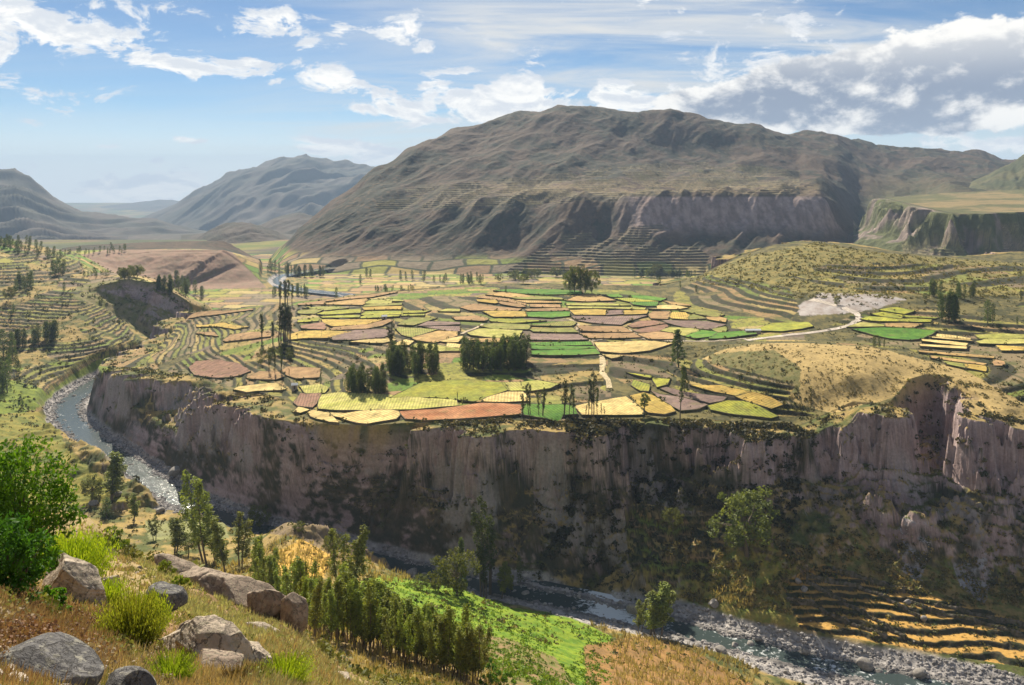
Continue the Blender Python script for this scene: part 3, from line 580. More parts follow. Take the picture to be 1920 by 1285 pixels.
# plain under everything, out to the horizon
a = np.linspace(-1, 1, 160); yy = np.concatenate([np.linspace(-400, 1000, 8), np.geomspace(1500, 15500, 110)]); PXX, PYY = np.meshgrid(a, yy); PXX = PXX * (3000 + .62 * np.maximum(PYY, 0))
pc, pe = crop_cells(PXX, PYY, 150, 110, 9); pc = lerp3(pc * .55, A3((.07, .08, .03)), sst(fbm(PXX / 400, PYY / 400, 4), -.15, .2))
PV = np.stack([PXX, PYY, np.where(PYY < 1300, -215.0, -np.clip(.072 * PYY, 178.0, 470.0))], -1).reshape(-1, 3)
tag(mesh_np('plain', PV, grid_faces(len(yy), 160), M_MOUNT, pc.reshape(-1, 3)), 'valley floor running to the horizon', kind='structure')

# ------------------------------------------------------------------ river
def water_mat():
    m = bpy.data.materials.new('river_water'); m.use_nodes = True; t = NT(m.node_tree)
    co = t.n('ShaderNodeTexCoord').outputs['Object']
    n = t.noise(co, .55, 5, .62, .6); n2 = t.noise(co, 1.7, 4, .6, .3); at = t.n('ShaderNodeAttribute', attribute_name='Col')
    foam = t.sm(t.m('ADD', t.m('MULTIPLY', n, .75), t.m('MULTIPLY', t.n('ShaderNodeSeparateColor', i_0=at.outputs['Color']).outputs[0], .42)), .62, .76)
    bp = t.n('ShaderNodeBump', i_Strength=.30, i_Distance=.5, i_Height=t.m('ADD', n, t.m('MULTIPLY', n2, .5)))
    p = t.n('ShaderNodeBsdfPrincipled'); t.t.links.new(t.mix(foam, (.045, .062, .060), (.66, .69, .70)), p.inputs['Base Color'])
    t.t.links.new(t.m('ADD', t.m('MULTIPLY', foam, .5), .16), p.inputs['Roughness']); t.t.links.new(bp.outputs[0], p.inputs['Normal']); p.inputs['IOR'].default_value = 1.33
    t.n('ShaderNodeOutputMaterial', i_0=p.outputs[0]); return m
def river():
    P = subdiv(RV, 3); d = np.gradient(P, axis=0); d /= np.linalg.norm(d, axis=1, keepdims=True); nn = np.stack([-d[:, 1], d[:, 0]], 1)
    w = np.linspace(-13, 13, 15); V = P[:, None] + nn[:, None] * w[None, :, None]
    X, Y = V[..., 0], V[..., 1]; Z = WZ + .10 * fbm(X / 3, Y / 3, 3)
    px = CX + F * X / Y
    foam = .30 + .5 * fbm(X / 14, Y / 14, 3) + .75 * np.exp(-((px - 1140) / 60) ** 2) * (Y < 360) - .04 * (Y > 400) * (Y < 800) - .5 * (Y > 800) + .16 * (px > 1180) * (Y < 360)
    o = mesh_np('river', np.stack([X, Y, Z], -1).reshape(-1, 3), grid_faces(*X.shape), water_mat(), np.stack([foam] * 3, -1).reshape(-1, 3))
    tag(o, 'shallow rocky river with white rapids', kind='structure')
river()
# ------------------------------------------------------------------ scatter helpers
def rots(n, rng):
    q = rng.normal(size=(n, 4)); q /= np.linalg.norm(q, axis=1, keepdims=True); w, x, y, z = q.T
    return np.stack([np.stack([1 - 2 * (y * y + z * z), 2 * (x * y - z * w), 2 * (x * z + y * w)], -1), np.stack([2 * (x * y + z * w), 1 - 2 * (x * x + z * z), 2 * (y * z - x * w)], -1),
                     np.stack([2 * (x * z - y * w), 2 * (y * z + x * w), 1 - 2 * (x * x + y * y)], -1)], -2)
def leaf_quads(P, size, rng, asp=.55, up=0.0, fold=0):
    """one small leaf card per point of P, turned at random (up > 0 stands them up)"""
    n = len(P); M = rots(n, rng); a = M[..., 0]; b = M[..., 1]
    if up: a = a * (1 - up) + np.array([0, 0, 1.]) * up; a /= np.linalg.norm(a, axis=1, keepdims=True); b = np.cross(a, M[..., 2]); b /= np.linalg.norm(b, axis=1, keepdims=True) + 1e-9
    s = (np.broadcast_to(size, n) * rng.uniform(.7, 1.3, n))[:, None]; a = a * s; b = b * s * asp
    V = np.stack([P - a, P - .1 * a + b, P + a, P - .1 * a - b], 1).reshape(-1, 3)
    return V, np.arange(4 * n).reshape(n, 4)
def in_ball(n, rng, shell=.35):
    d = rng.normal(size=(n, 3)); d /= np.linalg.norm(d, axis=1, keepdims=True); return d * (rng.uniform(shell ** 3, 1, n) ** (1 / 3))[:, None]
def tube(pts, rad, seg=6):
    pts = np.array(pts, float); n = len(pts); V = []
    for i in range(n):
        t = pts[min(i + 1, n - 1)] - pts[max(i - 1, 0)]; t /= np.linalg.norm(t) + 1e-9
        u = np.cross(t, [.31, .95, .1]); u /= np.linalg.norm(u) + 1e-9; v = np.cross(t, u); a = np.linspace(0, 2 * np.pi, seg, endpoint=False)
        V.append(pts[i] + rad[i] * (np.cos(a)[:, None] * u + np.sin(a)[:, None] * v))
    V = np.concatenate(V); Fc = []
    for i in range(n - 1):
        for k in range(seg): Fc.append((i * seg + k, i * seg + (k + 1) % seg, (i + 1) * seg + (k + 1) % seg, (i + 1) * seg + k))
    return V, np.array(Fc)
def join(parts):
    V = []; Fc = []; o = 0
    for v, f in parts: V.append(v); Fc.append(f + o); o += len(v)
    return np.concatenate(V), np.concatenate(Fc)
def leaf_mat(name, tr=.4, spread=.25, rough=.7):
    m = bpy.data.materials.new(name); m.use_nodes = True; t = NT(m.node_tree)
    a = t.n('ShaderNodeAttribute', attribute_name='Col').outputs['Color']; r = t.n('ShaderNodeObjectInfo').outputs['Random']
    h = t.n('ShaderNodeHueSaturation', i_Hue=t.m('ADD', t.m('MULTIPLY', r, .035), .482), i_Value=t.m('ADD', t.m('MULTIPLY', r, spread * 2), 1 - spread)); t.t.links.new(a, h.inputs['Color'])
    d = t.n('ShaderNodeBsdfPrincipled', i_Roughness=rough); t.t.links.new(h.outputs[0], d.inputs['Base Color']); d.inputs['Specular IOR Level'].default_value = .2
    tl = t.n('ShaderNodeBsdfTranslucent', i_0=t.mix(1.0, h.outputs[0], (1.35, 1.3, .7), 'MULTIPLY'))
    mx = t.n('ShaderNodeMixShader', i_0=tr); t.t.links.new(d.outputs[0], mx.inputs[1]); t.t.links.new(tl.outputs[0], mx.inputs[2])
    t.n('ShaderNodeOutputMaterial', i_0=mx.outputs[0]); return m
M_LEAF = leaf_mat('tree_foliage', .30); M_SCRUB = leaf_mat('dry_scrub', .22); M_GRASS = leaf_mat('grass_blades', .35)
def bark_mat(name, c1, c2, sc=6):
    m = bpy.data.materials.new(name); m.use_nodes = True; t = NT(m.node_tree); co = t.n('ShaderNodeTexCoord').outputs['Object']
    mp = t.n('ShaderNodeMapping', i_0=co); mp.inputs['Scale'].default_value = (1, 1, .25); n = t.noise(mp.outputs[0], sc, 5, .65)
    b = t.n('ShaderNodeBump', i_Strength=.6, i_Distance=.05, i_Height=n); p = t.n('ShaderNodeBsdfPrincipled', i_Roughness=.9); t.t.links.new(t.mix(n, c1, c2), p.inputs['Base Color']); t.t.links.new(b.outputs[0], p.inputs['Normal'])
    t.n('ShaderNodeOutputMaterial', i_0=p.outputs[0]); return m
M_BARK = bark_mat('tree_bark', (.06, .045, .03), (.20, .15, .10))
def empty(name, loc, s=1.0, rz=0.0):
    o = bpy.data.objects.new(name, None); o.empty_display_size = .5; C.collection.objects.link(o); o.location = loc; o.scale = (s, s, s) if np.isscalar(s) else s; o.rotation_euler = (0, 0, rz); return o

# ------------------------------------------------------------------ fields on the tableland: slabs of crop held by dry-stone walls
K = dict(g=((.075, .195, .02), (.125, .25, .028)), y=((.38, .36, .045), (.28, .30, .05)), o=((.24, .25, .055), (.30, .27, .075)), t=((.47, .31, .115), (.40, .25, .10)), gold=((.52, .37, .085), (.45, .29, .07)),
         p=((.41, .25, .115), (.34, .205, .095)), b=((.205, .135, .115), (.255, .175, .14)), w=((.66, .50, .20), (.58, .42, .16)), r=((.34, .135, .055), (.45, .215, .10)), n=((.31, .17, .11), (.25, .14, .09)), oy=((.36, .35, .075), (.45, .40, .12)))
FA, FB, FC, FD, FE, FF, FG, FH = (300, 540, 6.4), (560, 520, 6.4), (840, 520, 6.4), (1060, 530, 6.4), (540, 680, 6.4), (820, 660, 5.647), (1140, 660, 5.647), (1580, 540, 5.647)
FIELDS = [
 (FA, 'n', [(360, 965), (440, 905), (700, 890), (960, 940), (1080, 1020), (950, 1070), (860, 1090), (620, 1090), (430, 1060)], 'oval dull brown field rimmed in green at the tip of the tableland'),
 (FA, 'p', [(780, 640), (860, 580), (1060, 550), (1320, 560), (1310, 600), (1050, 630), (800, 660)], 0), (FA, 'gold', [(430, 460), (1060, 480), (900, 510), (450, 490)], 0),
 (FA, 'p', [(1050, 1090), (1200, 1020), (1400, 1040), (1480, 1080), (1380, 1120), (1100, 1110)], 0), (FA, 'p', [(1470, 1010), (1540, 975), (1910, 990), (1910, 1090), (1640, 1105), (1540, 1060)], 0), (FA, 'w', [(890, 1240), (960, 1205), (1380, 1165), (1500, 1230), (1450, 1250), (1060, 1255)], 0),
 (FA, 'gold', [(1540, 580), (1700, 550), (1920, 540), (1920, 620), (1560, 630)], 0), (FA, 'p', [(420, 320), (760, 290), (1100, 270), (1100, 285), (560, 345), (330, 375)], 0), (FA, 'p', [(480, 540), (640, 560), (700, 600), (560, 580), (430, 560)], 0),
 (FB, 'p', [(320, 290), (860, 225), (1130, 185), (1170, 200), (870, 255), (330, 312)], 0), (FB, 't', [(335, 325), (830, 275), (780, 345), (345, 340)], 0), (FB, 'p', [(0, 335), (300, 300), (300, 345), (0, 352)], 0),
 (FB, 'oy', [(830, 300), (1090, 275), (1100, 320), (1060, 335), (820, 330)], 0), (FB, 'oy', [(980, 278), (1240, 283), (1250, 300), (1090, 300)], 0), (FB, 'o', [(800, 345), (1230, 335), (1230, 352), (790, 368)], 0), (FB, 'gold', [(780, 382), (1220, 368), (1230, 402), (800, 407)], 0),
 (FB, 'o', [(0, 412), (200, 395), (270, 420), (190, 455), (0, 460)], 0), (FB, 'o', [(50, 380), (280, 370), (600, 385), (330, 408)], 0), (FB, 'y', [(220, 462), (320, 425), (740, 400), (730, 442), (330, 464)], 0), (FB, 'y', [(270, 492), (560, 470), (720, 475), (710, 502), (300, 507)], 0),
 (FB, 'y', [(760, 462), (820, 430), (1230, 420), (1240, 457), (780, 474)], 0), (FB, 'y', [(750, 492), (820, 480), (1200, 472), (1180, 494), (760, 506)], 0), (FB, 'y', [(1245, 422), (1560, 415), (1500, 442), (1250, 444)], 0), (FB, 'y', [(1245, 457), (1500, 460), (1480, 477), (1250, 474)], 0),
 (FB, 'oy', [(1700, 422), (1780, 400), (1920, 405), (1920, 432)], 0), (FB, 'gold', [(280, 530), (560, 520), (1000, 525), (820, 580), (420, 600), (320, 575)], 0), (FB, 'p', [(430, 620), (820, 585), (1080, 525), (1100, 545), (990, 600), (800, 640), (400, 652)], 0),
 (FB, 'o', [(1200, 585), (1340, 515), (1640, 510), (1540, 550), (1380, 590)], 0), (FB, 'o', [(1170, 640), (1220, 618), (1660, 650), (1350, 735), (1250, 700)], 0), (FB, 't', [(1370, 742), (1680, 668), (1890, 682), (1880, 722), (1640, 800), (1420, 772)], 0),
 (FB, 'b', [(1450, 602), (1560, 558), (1920, 560), (1920, 590)], 0), (FB, 'b', [(1500, 615), (1920, 610), (1920, 660), (1830, 665)], 0), (FB, 'gold', [(0, 690), (170, 665), (620, 675), (350, 740), (0, 750)], 0), (FB, 'b', [(370, 735), (680, 652), (1110, 640), (1120, 700), (1000, 745), (720, 770), (430, 780)], 0),
 (FB, 'w', [(620, 797), (820, 777), (1080, 760), (1160, 772), (1000, 802), (650, 805)], 0), (FB, 'w', [(1150, 822), (1280, 775), (1370, 792), (1320, 835), (1200, 832)], 0), (FB, 'oy', [(1350, 860), (1420, 812), (1600, 832), (1900, 880), (1920, 900), (1690, 910), (1500, 880)], 0), (FB, 'w', [(1700, 785), (1800, 752), (1960, 735), (1910, 800), (1750, 795)], 0),
 (FB, 'y', [(0, 532), (220, 525), (230, 542), (0, 557)], 0), (FB, 'n', [(30, 602), (290, 565), (320, 620), (300, 640), (60, 645)], 0),
 (FC, 'g', [(560, 180), (700, 160), (1300, 165), (1580, 182), (1590, 215), (1150, 222), (860, 207)], 'bright green field at the back edge of the tableland below the big dark trees'),
 (FC, 't', [(470, 227), (640, 202), (850, 215), (1030, 250), (1000, 262), (740, 255)], 0), (FC, 'o', [(760, 264), (1040, 252), (1350, 264), (1370, 285), (900, 285)], 0), (FC, 'p', [(360, 262), (420, 237), (700, 275), (930, 332), (930, 350), (700, 302)], 0),
 (FC, 'gold', [(350, 292), (560, 290), (600, 325), (560, 337), (380, 312)], 0), (FC, 'p', [(610, 302), (860, 340), (930, 367), (840, 377), (640, 337)], 0), (FC, 't', [(960, 322), (790, 290), (1340, 310), (1350, 327)], 0), (FC, 'p', [(990, 342), (1330, 345), (1340, 378), (1000, 374)], 0),
 (FC, 'p', [(940, 402), (1430, 387), (1440, 415), (950, 425)], 0), (FC, 'g', [(960, 442), (1450, 432), (1440, 480), (1240, 500), (970, 490)], 'small bright green field in the middle of the tableland among tan strips'),
 (FC, 'p', [(150, 372), (330, 342), (540, 367), (860, 400), (820, 420), (420, 412), (280, 417)], 0), (FC, 'gold', [(430, 432), (600, 417), (920, 430), (940, 490), (560, 490)], 0), (FC, 'y', [(510, 532), (620, 515), (1000, 535), (1160, 545), (760, 570), (540, 557)], 0),
 (FC, 'p', [(60, 497), (330, 485), (470, 520), (440, 545), (120, 532)], 0), (FC, 'o', [(400, 602), (560, 575), (980, 590), (950, 645), (560, 642)], 0), (FC, 'o', [(1010, 602), (1300, 560), (1480, 540), (1530, 560), (1480, 602)], 0), (FC, 'o', [(990, 642), (1480, 622), (1550, 680), (1050, 672)], 0),
 (FC, 'oy', [(240, 682), (390, 642), (880, 667), (840, 745), (560, 745), (300, 717)], 0), (FC, 'b', [(960, 702), (1540, 700), (1660, 767), (900, 772)], 'wide dark ploughed field above the bright green strips'),
 (FC, 'g', [(990, 800), (1690, 793), (1720, 827), (1180, 842), (1000, 832)], 'farthest of the three bright green strips beside the tallest grove'), (FC, 'g', [(1005, 848), (1180, 854), (1730, 840), (1750, 867), (1100, 887), (1015, 880)], 'middle one of the three bright green strips beside the tallest grove'), (FC, 'g', [(1020, 898), (1760, 882), (1800, 940), (1200, 965), (1020, 950)], 'nearest of the three bright green strips beside the tallest grove'),
 (FC, 'w', [(0, 812), (140, 828), (130, 860), (0, 850)], 0), (FC, 'y', [(0, 882), (150, 877), (140, 905), (0, 907)], 0), (FC, 't', [(260, 762), (560, 757), (780, 770), (760, 802), (300, 792)], 0),
 (FD, 't', [(20, 232), (180, 165), (330, 157), (600, 235), (250, 242)], 0), (FD, 'oy', [(20, 264), (430, 257), (720, 280), (760, 292), (430, 290), (30, 287)], 0), (FD, 'oy', [(40, 307), (430, 307), (950, 325), (930, 342), (500, 332), (40, 327)], 0), (FD, 'g', [(490, 162), (640, 152), (690, 190), (560, 192)], 0),
 (FD, 'g', [(760, 167), (980, 177), (1200, 210), (1130, 235), (820, 192)], 'narrow bright green field near the foot of the scrubby hill'), (FD, 'y', [(600, 212), (800, 202), (1120, 240), (760, 245)], 0), (FD, 'g', [(790, 258), (1100, 247), (1090, 295), (960, 302), (830, 282)], 0), (FD, 't', [(1190, 242), (1480, 280), (1500, 295), (1300, 287)], 0),
 (FD, 'w', [(1110, 292), (1280, 287), (1460, 310), (1340, 335), (1010, 342), (1120, 322)], 0), (FD, 'gold', [(70, 352), (350, 338), (500, 352), (470, 405), (120, 397)], 0), (FD, 'b', [(510, 357), (690, 350), (690, 395), (500, 402)], 0), (FD, 'gold', [(710, 352), (970, 352), (960, 390), (710, 397)], 0),
 (FD, 'b', [(90, 422), (560, 432), (540, 455), (130, 457)], 0), (FD, 'b', [(160, 472), (580, 427), (980, 417), (720, 490), (670, 520), (300, 497)], 0), (FD, 'p', [(1010, 402), (1060, 367), (1250, 367), (1220, 450), (1040, 447)], 0), (FD, 'gold', [(1240, 412), (1290, 372), (1440, 377), (1480, 410), (1470, 465), (1290, 447)], 0),
 (FD, 'o', [(1485, 425), (1540, 402), (1680, 450), (1485, 465)], 0), (FD, 'o', [(1380, 352), (1640, 342), (1900, 400), (1800, 430), (1560, 387)], 0), (FD, 't', [(1700, 442), (1840, 432), (1920, 450), (1920, 495), (1720, 462)], 0), (FD, 'p', [(160, 542), (680, 545), (790, 620), (200, 605)], 0), (FD, 'p', [(190, 627), (800, 632), (900, 680), (290, 690)], 0),
 (FD, 'n', [(760, 532), (900, 482), (1060, 477), (1190, 515), (960, 550), (820, 555)], 0), (FD, 'n', [(830, 587), (960, 567), (1200, 527), (1230, 550), (1120, 600), (900, 612)], 0), (FD, 'p', [(890, 642), (1110, 612), (1310, 645), (1290, 695), (1010, 690)], 0), (FD, 'b', [(1170, 472), (1690, 482), (1910, 530), (1720, 580), (1480, 557), (1230, 507)], 0),
 (FD, 'oy', [(1160, 592), (1270, 557), (1560, 580), (1620, 600), (1440, 655), (1300, 627)], 0), (FD, 'g', [(1460, 660), (1620, 600), (1810, 615), (1740, 670), (1560, 690)], 'bright green field beside the lone bushy conifer'), (FD, 'g', [(1760, 667), (1840, 632), (1920, 625), (2260, 600), (2280, 640), (1920, 685), (1740, 690)], 0), (FD, 'o', [(1770, 572), (1920, 552), (1920, 618), (1840, 620)], 0),
 (FD, 'w', [(360, 740), (960, 725), (1280, 750), (1000, 830), (680, 860), (440, 850)], 'wide pale straw field at the bend of the dirt track'), (FD, 'w', [(450, 882), (680, 882), (640, 915), (560, 925)], 0),
 (FD, 'y', [(2230, 600), (2500, 510), (2900, 500), (2960, 545), (2600, 600)], 'lemon yellow field by the dirt road near the bare grey slope'),
 (FE, 'n', [(90, 500), (150, 405), (380, 405), (330, 520), (290, 560), (130, 540)], 'small square tilled brown field at the edge of the cliff'), (FE, 'oy', [(380, 540), (390, 420), (600, 385), (1180, 415), (1650, 452), (2000, 470), (2020, 540), (1500, 580), (900, 592), (560, 600), (400, 580)], 'long striped olive field in front of the smallest grove'),
 (FE, 'w', [(520, 622), (700, 640), (1100, 597), (1310, 612), (1330, 650), (1270, 700), (950, 750), (830, 738), (660, 690), (540, 660)], 'pale straw field on the cliff edge beside the red field'), (FE, 'w', [(250, 622), (310, 592), (480, 650), (600, 735), (480, 725), (300, 670)], 0), (FE, 'w', [(60, 592), (130, 562), (230, 590), (150, 622)], 0), (FE, 'oy', [(150, 312), (380, 292), (470, 330), (430, 380), (220, 392)], 0),
 (FE, 'r', [(1370, 612), (1440, 690), (1660, 712), (2180, 682), (2680, 660), (2780, 632), (2790, 550), (2560, 520), (2300, 520), (2050, 560), (1800, 590)], 'long red tilled field along the cliff edge'),
 (FF, 'y', [(-470, 500), (-160, 350), (230, 325), (690, 350), (730, 420), (450, 520), (360, 545), (0, 500), (-340, 500)], 'broad yellow field in front of the shadows of the two darkest groves'), (FF, 'w', [(420, 547), (560, 497), (740, 452), (900, 452), (960, 540), (640, 537), (500, 542)], 'bright cream coloured field behind the slim trees on the rim'),
 (FF, 'oy', [(700, 352), (860, 347), (940, 400), (940, 430), (770, 430)], 0), (FF, 'oy', [(900, 347), (1060, 322), (1280, 370), (1170, 410), (970, 430)], 0), (FF, 'o', [(1120, 484), (1290, 502), (1300, 570), (1130, 572)], 0), (FF, 'g', [(910, 602), (960, 577), (1300, 587), (1430, 602), (1460, 680), (1310, 690), (1280, 730), (1150, 718), (920, 690)], 'vivid green plot under the slim trees on the rim'),
 (FF, 'w', [(1470, 602), (1700, 547), (1990, 500), (2150, 620), (2160, 685), (1900, 690), (1560, 680)], 0),
 (FG, 'gold', [(250, 492), (390, 462), (470, 492), (640, 592), (700, 650), (600, 675), (420, 655), (380, 622)], 0), (FG, 'b', [(570, 412), (640, 397), (880, 460), (1230, 510), (1200, 530), (1060, 560), (900, 512), (760, 482)], 0), (FG, 'b', [(470, 442), (560, 482), (760, 522), (1030, 590), (940, 620), (760, 640), (700, 602), (560, 522)], 0),
 (FG, 'y', [(1080, 602), (1280, 542), (1450, 562), (1780, 700), (1700, 715), (1290, 672), (1120, 635)], 'rounded yellow green field at the rim of the dark cliff'), (FG, 'gold', [(880, 362), (1180, 392), (1480, 440), (1340, 470), (1050, 412)], 0), (FG, 'gold', [(1370, 492), (1500, 452), (1700, 512), (1830, 590), (1720, 602)], 0), (FG, 'y', [(270, 322), (420, 370), (420, 430), (340, 427), (270, 372)], 0),
 (FG, 'y', [(480, 302), (640, 312), (620, 360), (530, 390)], 0), (FG, 'y', [(210, 232), (420, 272), (480, 300), (380, 292)], 0),
 (FH, 'y', [(430, 242), (560, 228), (750, 262), (640, 290), (410, 264)], 0), (FH, 'y', [(320, 302), (420, 277), (620, 320), (600, 335), (400, 320)], 0), (FH, 'y', [(210, 347), (300, 322), (590, 350), (580, 370), (300, 362)], 0), (FH, 'y', [(420, 272), (640, 302), (1000, 325), (960, 345), (620, 320)], 0), (FH, 'y', [(600, 347), (920, 357), (910, 375), (620, 370)], 0),
 (FH, 'oy', [(60, 432), (200, 377), (430, 402), (430, 430)], 0), (FH, 't', [(470, 392), (830, 407), (740, 430), (470, 427)], 0), (FH, 'g', [(110, 457), (380, 442), (640, 452), (980, 470), (820, 560), (700, 570), (520, 550), (280, 502)], 'rumpled bright green field right of the dirt road'),
 (FH, 'w', [(1010, 507), (1340, 540), (1330, 560), (1000, 527)], 0), (FH, 'w', [(930, 537), (1330, 570), (1360, 590), (960, 557)], 0), (FH, 'w', [(850, 572), (1310, 615), (1290, 640), (860, 592)], 0), (FH, 'w', [(830, 622), (1290, 650), (1290, 672), (850, 647)], 0), (FH, 't', [(820, 682), (1580, 755), (1580, 772), (830, 702)], 0), (FH, 't', [(960, 752), (1500, 810), (1480, 827), (960, 767)], 0),
 (FH, 'gold', [(1310, 832), (1500, 842), (1500, 900), (1330, 872)], 0), (FH, 'o', [(1070, 802), (1310, 832), (1290, 870), (1120, 832)], 0), (FH, 'oy', [(1420, 522), (1700, 500), (1990, 520), (1990, 545), (1450, 547)], 0), (FH, 'oy', [(1430, 592), (1550, 552), (1990, 570), (1990, 600), (1470, 617)], 0), (FH, 'gold', [(1640, 642), (1990, 652), (1990, 690), (1700, 692)], 0), (FH, 'p', [(1600, 782), (1700, 812), (1700, 840), (1600, 832)], 0),
]
KN = dict(g='bright green', y='yellow green', o='dull green', t='tan stubble', gold='golden', p='pinkish tan', b='dark ploughed', w='pale straw', r='red', n='brown', oy='olive')
def crop_mat():
    m = terrain_mat('crops', .8, .35); t = NT.__new__(NT); t.t = m.node_tree; p = [q for q in m.node_tree.nodes if q.type == 'BSDF_PRINCIPLED'][0]; src = p.inputs['Base Color'].links[0].from_socket
    co = t.n('ShaderNodeTexCoord').outputs['Object']; vr = t.n('ShaderNodeVectorRotate', rotation_type='Z_AXIS'); t.t.links.new(co, vr.inputs['Vector']); t.t.links.new(t.m('MULTIPLY', t.n('ShaderNodeObjectInfo').outputs['Random'], 6.28), vr.inputs['Angle'])
    wv = t.n('ShaderNodeTexWave', bands_direction='X'); wv.inputs['Scale'].default_value = .21; wv.inputs['Distortion'].default_value = 1.2; wv.inputs['Detail'].default_value = 3; t.t.links.new(vr.outputs[0], wv.inputs['Vector'])
    k = t.m('ADD', t.m('MULTIPLY', wv.outputs['Fac'], .38), .80); n = t.noise(co, .22, 5, .7); k = t.m('MULTIPLY', k, t.sm(n, .25, .75, .68, 1.28))
    t.t.links.new(t.mix(1.0, src, t.n('ShaderNodeCombineXYZ', i_0=k, i_1=k, i_2=k).outputs[0], 'MULTIPLY'), p.inputs['Base Color']); return m
M_FIELD = crop_mat(); M_WALL = terrain_mat('dry_stone_wall', 2.0, .9)
def blobs(P, R_, rng, col, flat=.75, k=14, sz=.42):
    """small leafy clumps: many little leaf cards round every point"""
    n = len(P); L = in_ball(n * k, rng, .6) * np.repeat(R_, k)[:, None]; L[:, 2] *= flat
    Q = np.repeat(P, k, 0) + L; V, Fc = leaf_quads(Q, np.repeat(R_, k) * sz, rng, .8)
    cj = np.repeat(np.repeat(np.array(col)[None] if np.ndim(col) == 1 else col, 1 if np.ndim(col) > 1 else n, 0) * rng.uniform(.65, 1.35, (n, 1)), k, 0) * rng.uniform(.75, 1.25, (n * k, 1))
    return V, Fc, np.repeat(cj, 4, 0)
def field(crop, kind, pts, label, rng):
    x0, y0, s = crop; P = [(x0 + a / s, y0 + b / s) for a, b in pts]
    W = [hit(*q) for q in P]; W = [w for w in W if w.y < 1100]
    if len(W) < 3: return
    B = []
    for a, b in zip(W, W[1:] + W[:1]):
        L = (b - a).to_2d().length; m = max(1, int(L / 4))
        for q in range(m): B.append((a.x + (b.x - a.x) * q / m, a.y + (b.y - a.y) * q / m))
    B = np.array(B); cB = B.mean(0); eB = B - cB; lB = np.linalg.norm(eB, axis=1, keepdims=True); B = B + eB / (lB + 1e-6) * 1.0
    B += .75 * np.stack([fbm(B[:, 0] / 9, B[:, 1] / 9, 3), fbm(B[:, 0] / 9 + 9, B[:, 1] / 9, 3)], 1)
    lo = B.min(0); hi = B.max(0); ix, iy = np.meshgrid(np.arange(lo[0], hi[0], 2.6), np.arange(lo[1], hi[1], 2.6)); I = np.stack([ix.ravel(), iy.ravel()], 1)
    if len(I): I = I[in_poly(I[:, 0], I[:, 1], B)]
    if len(I): I = I + rng.uniform(-.8, .8, I.shape)
    if len(I): I = I[seg_dist(I[:, 0], I[:, 1], B, np.zeros((len(B), 1)), True)[0] > 1.6]
    n = len(B); r = delaunay_2d_cdt([Vector(q) for q in np.concatenate([B, I])], [], [list(range(n))], 1, 1e-4)
    V2 = np.array([(v.x, v.y) for v in r[0]]); T = np.array([f for f in r[2] if len(f) == 3])
    if not len(T): return
    z = height(V2[:, 0], V2[:, 1], False)[0] + .92 + .08 * fbm(V2[:, 0] / 4, V2[:, 1] / 4, 2)
    a, b = K[kind]; t = sst(fbm(V2[:, 0] / 13 + rng.uniform(0, 50), V2[:, 1] / 9, 4, .6) + .5 * noise2(V2[:, 0] / 60, V2[:, 1] / 5 + rng.uniform(0, 50)), -.3, .3); col = lerp3(A3(a), A3(b), t) * rng.uniform(.82, 1.1); t2 = sst(fbm(V2[:, 0] / 6 + 3, V2[:, 1] / 6, 4, .65), .10, .42)[:, None] * .55; col = col * (1 - t2) + A3((.20, .17, .06)) * t2
    f = mesh_np('field', np.column_stack([V2, z]), T, M_FIELD, col)
    tag(f, label or KN[kind] + ' field on the terraced tableland', 'field', 'fields on the tableland', 'structure')
    zt = height(B[:, 0], B[:, 1], False)[0] + .90; nb = np.arange(n)
    ctr = B.mean(0); out = B + (B - ctr) / (np.linalg.norm(B - ctr, axis=1, keepdims=True) + 1e-6) * .35
    Vw = np.concatenate([np.column_stack([B, zt + .06]), np.column_stack([out, zt + .05 + .25 * fbm(B[:, 0], B[:, 1], 2)]), np.column_stack([out, zt - 3.2])])
    Fw = np.concatenate([np.stack([nb, (nb + 1) % n, n + (nb + 1) % n, n + nb], 1), np.stack([n + nb, n + (nb + 1) % n, 2 * n + (nb + 1) % n, 2 * n + nb], 1)])
    cw = lerp3(A3((.17, .13, .08)), A3((.06, .066, .02)), sst(fbm(Vw[:, 0] / 5, Vw[:, 1] / 5, 3), -.3, .3))
    mesh_np('wall', Vw, Fw, M_WALL, cw, parent=f, smooth=False)
    sel = rng.random(n) < .36 + .55 * noise2(B[:, 0] / 22, B[:, 1] / 22)
    if sel.any():
        rr = rng.uniform(.35, 1.0, sel.sum()) * (1 + .8 * (rng.random(sel.sum()) < .10)); hv, hf, hc = blobs(np.column_stack([out[sel], zt[sel] + .1]), rr, rng, lerp3(A3((.06, .07, .02)), A3((.15, .13, .045)), rng.random(sel.sum())))
        mesh_np('hedge', hv, hf, M_SCRUB, hc, parent=f)
rng = np.random.default_rng(5)
for a in FIELDS: field(*a, rng)

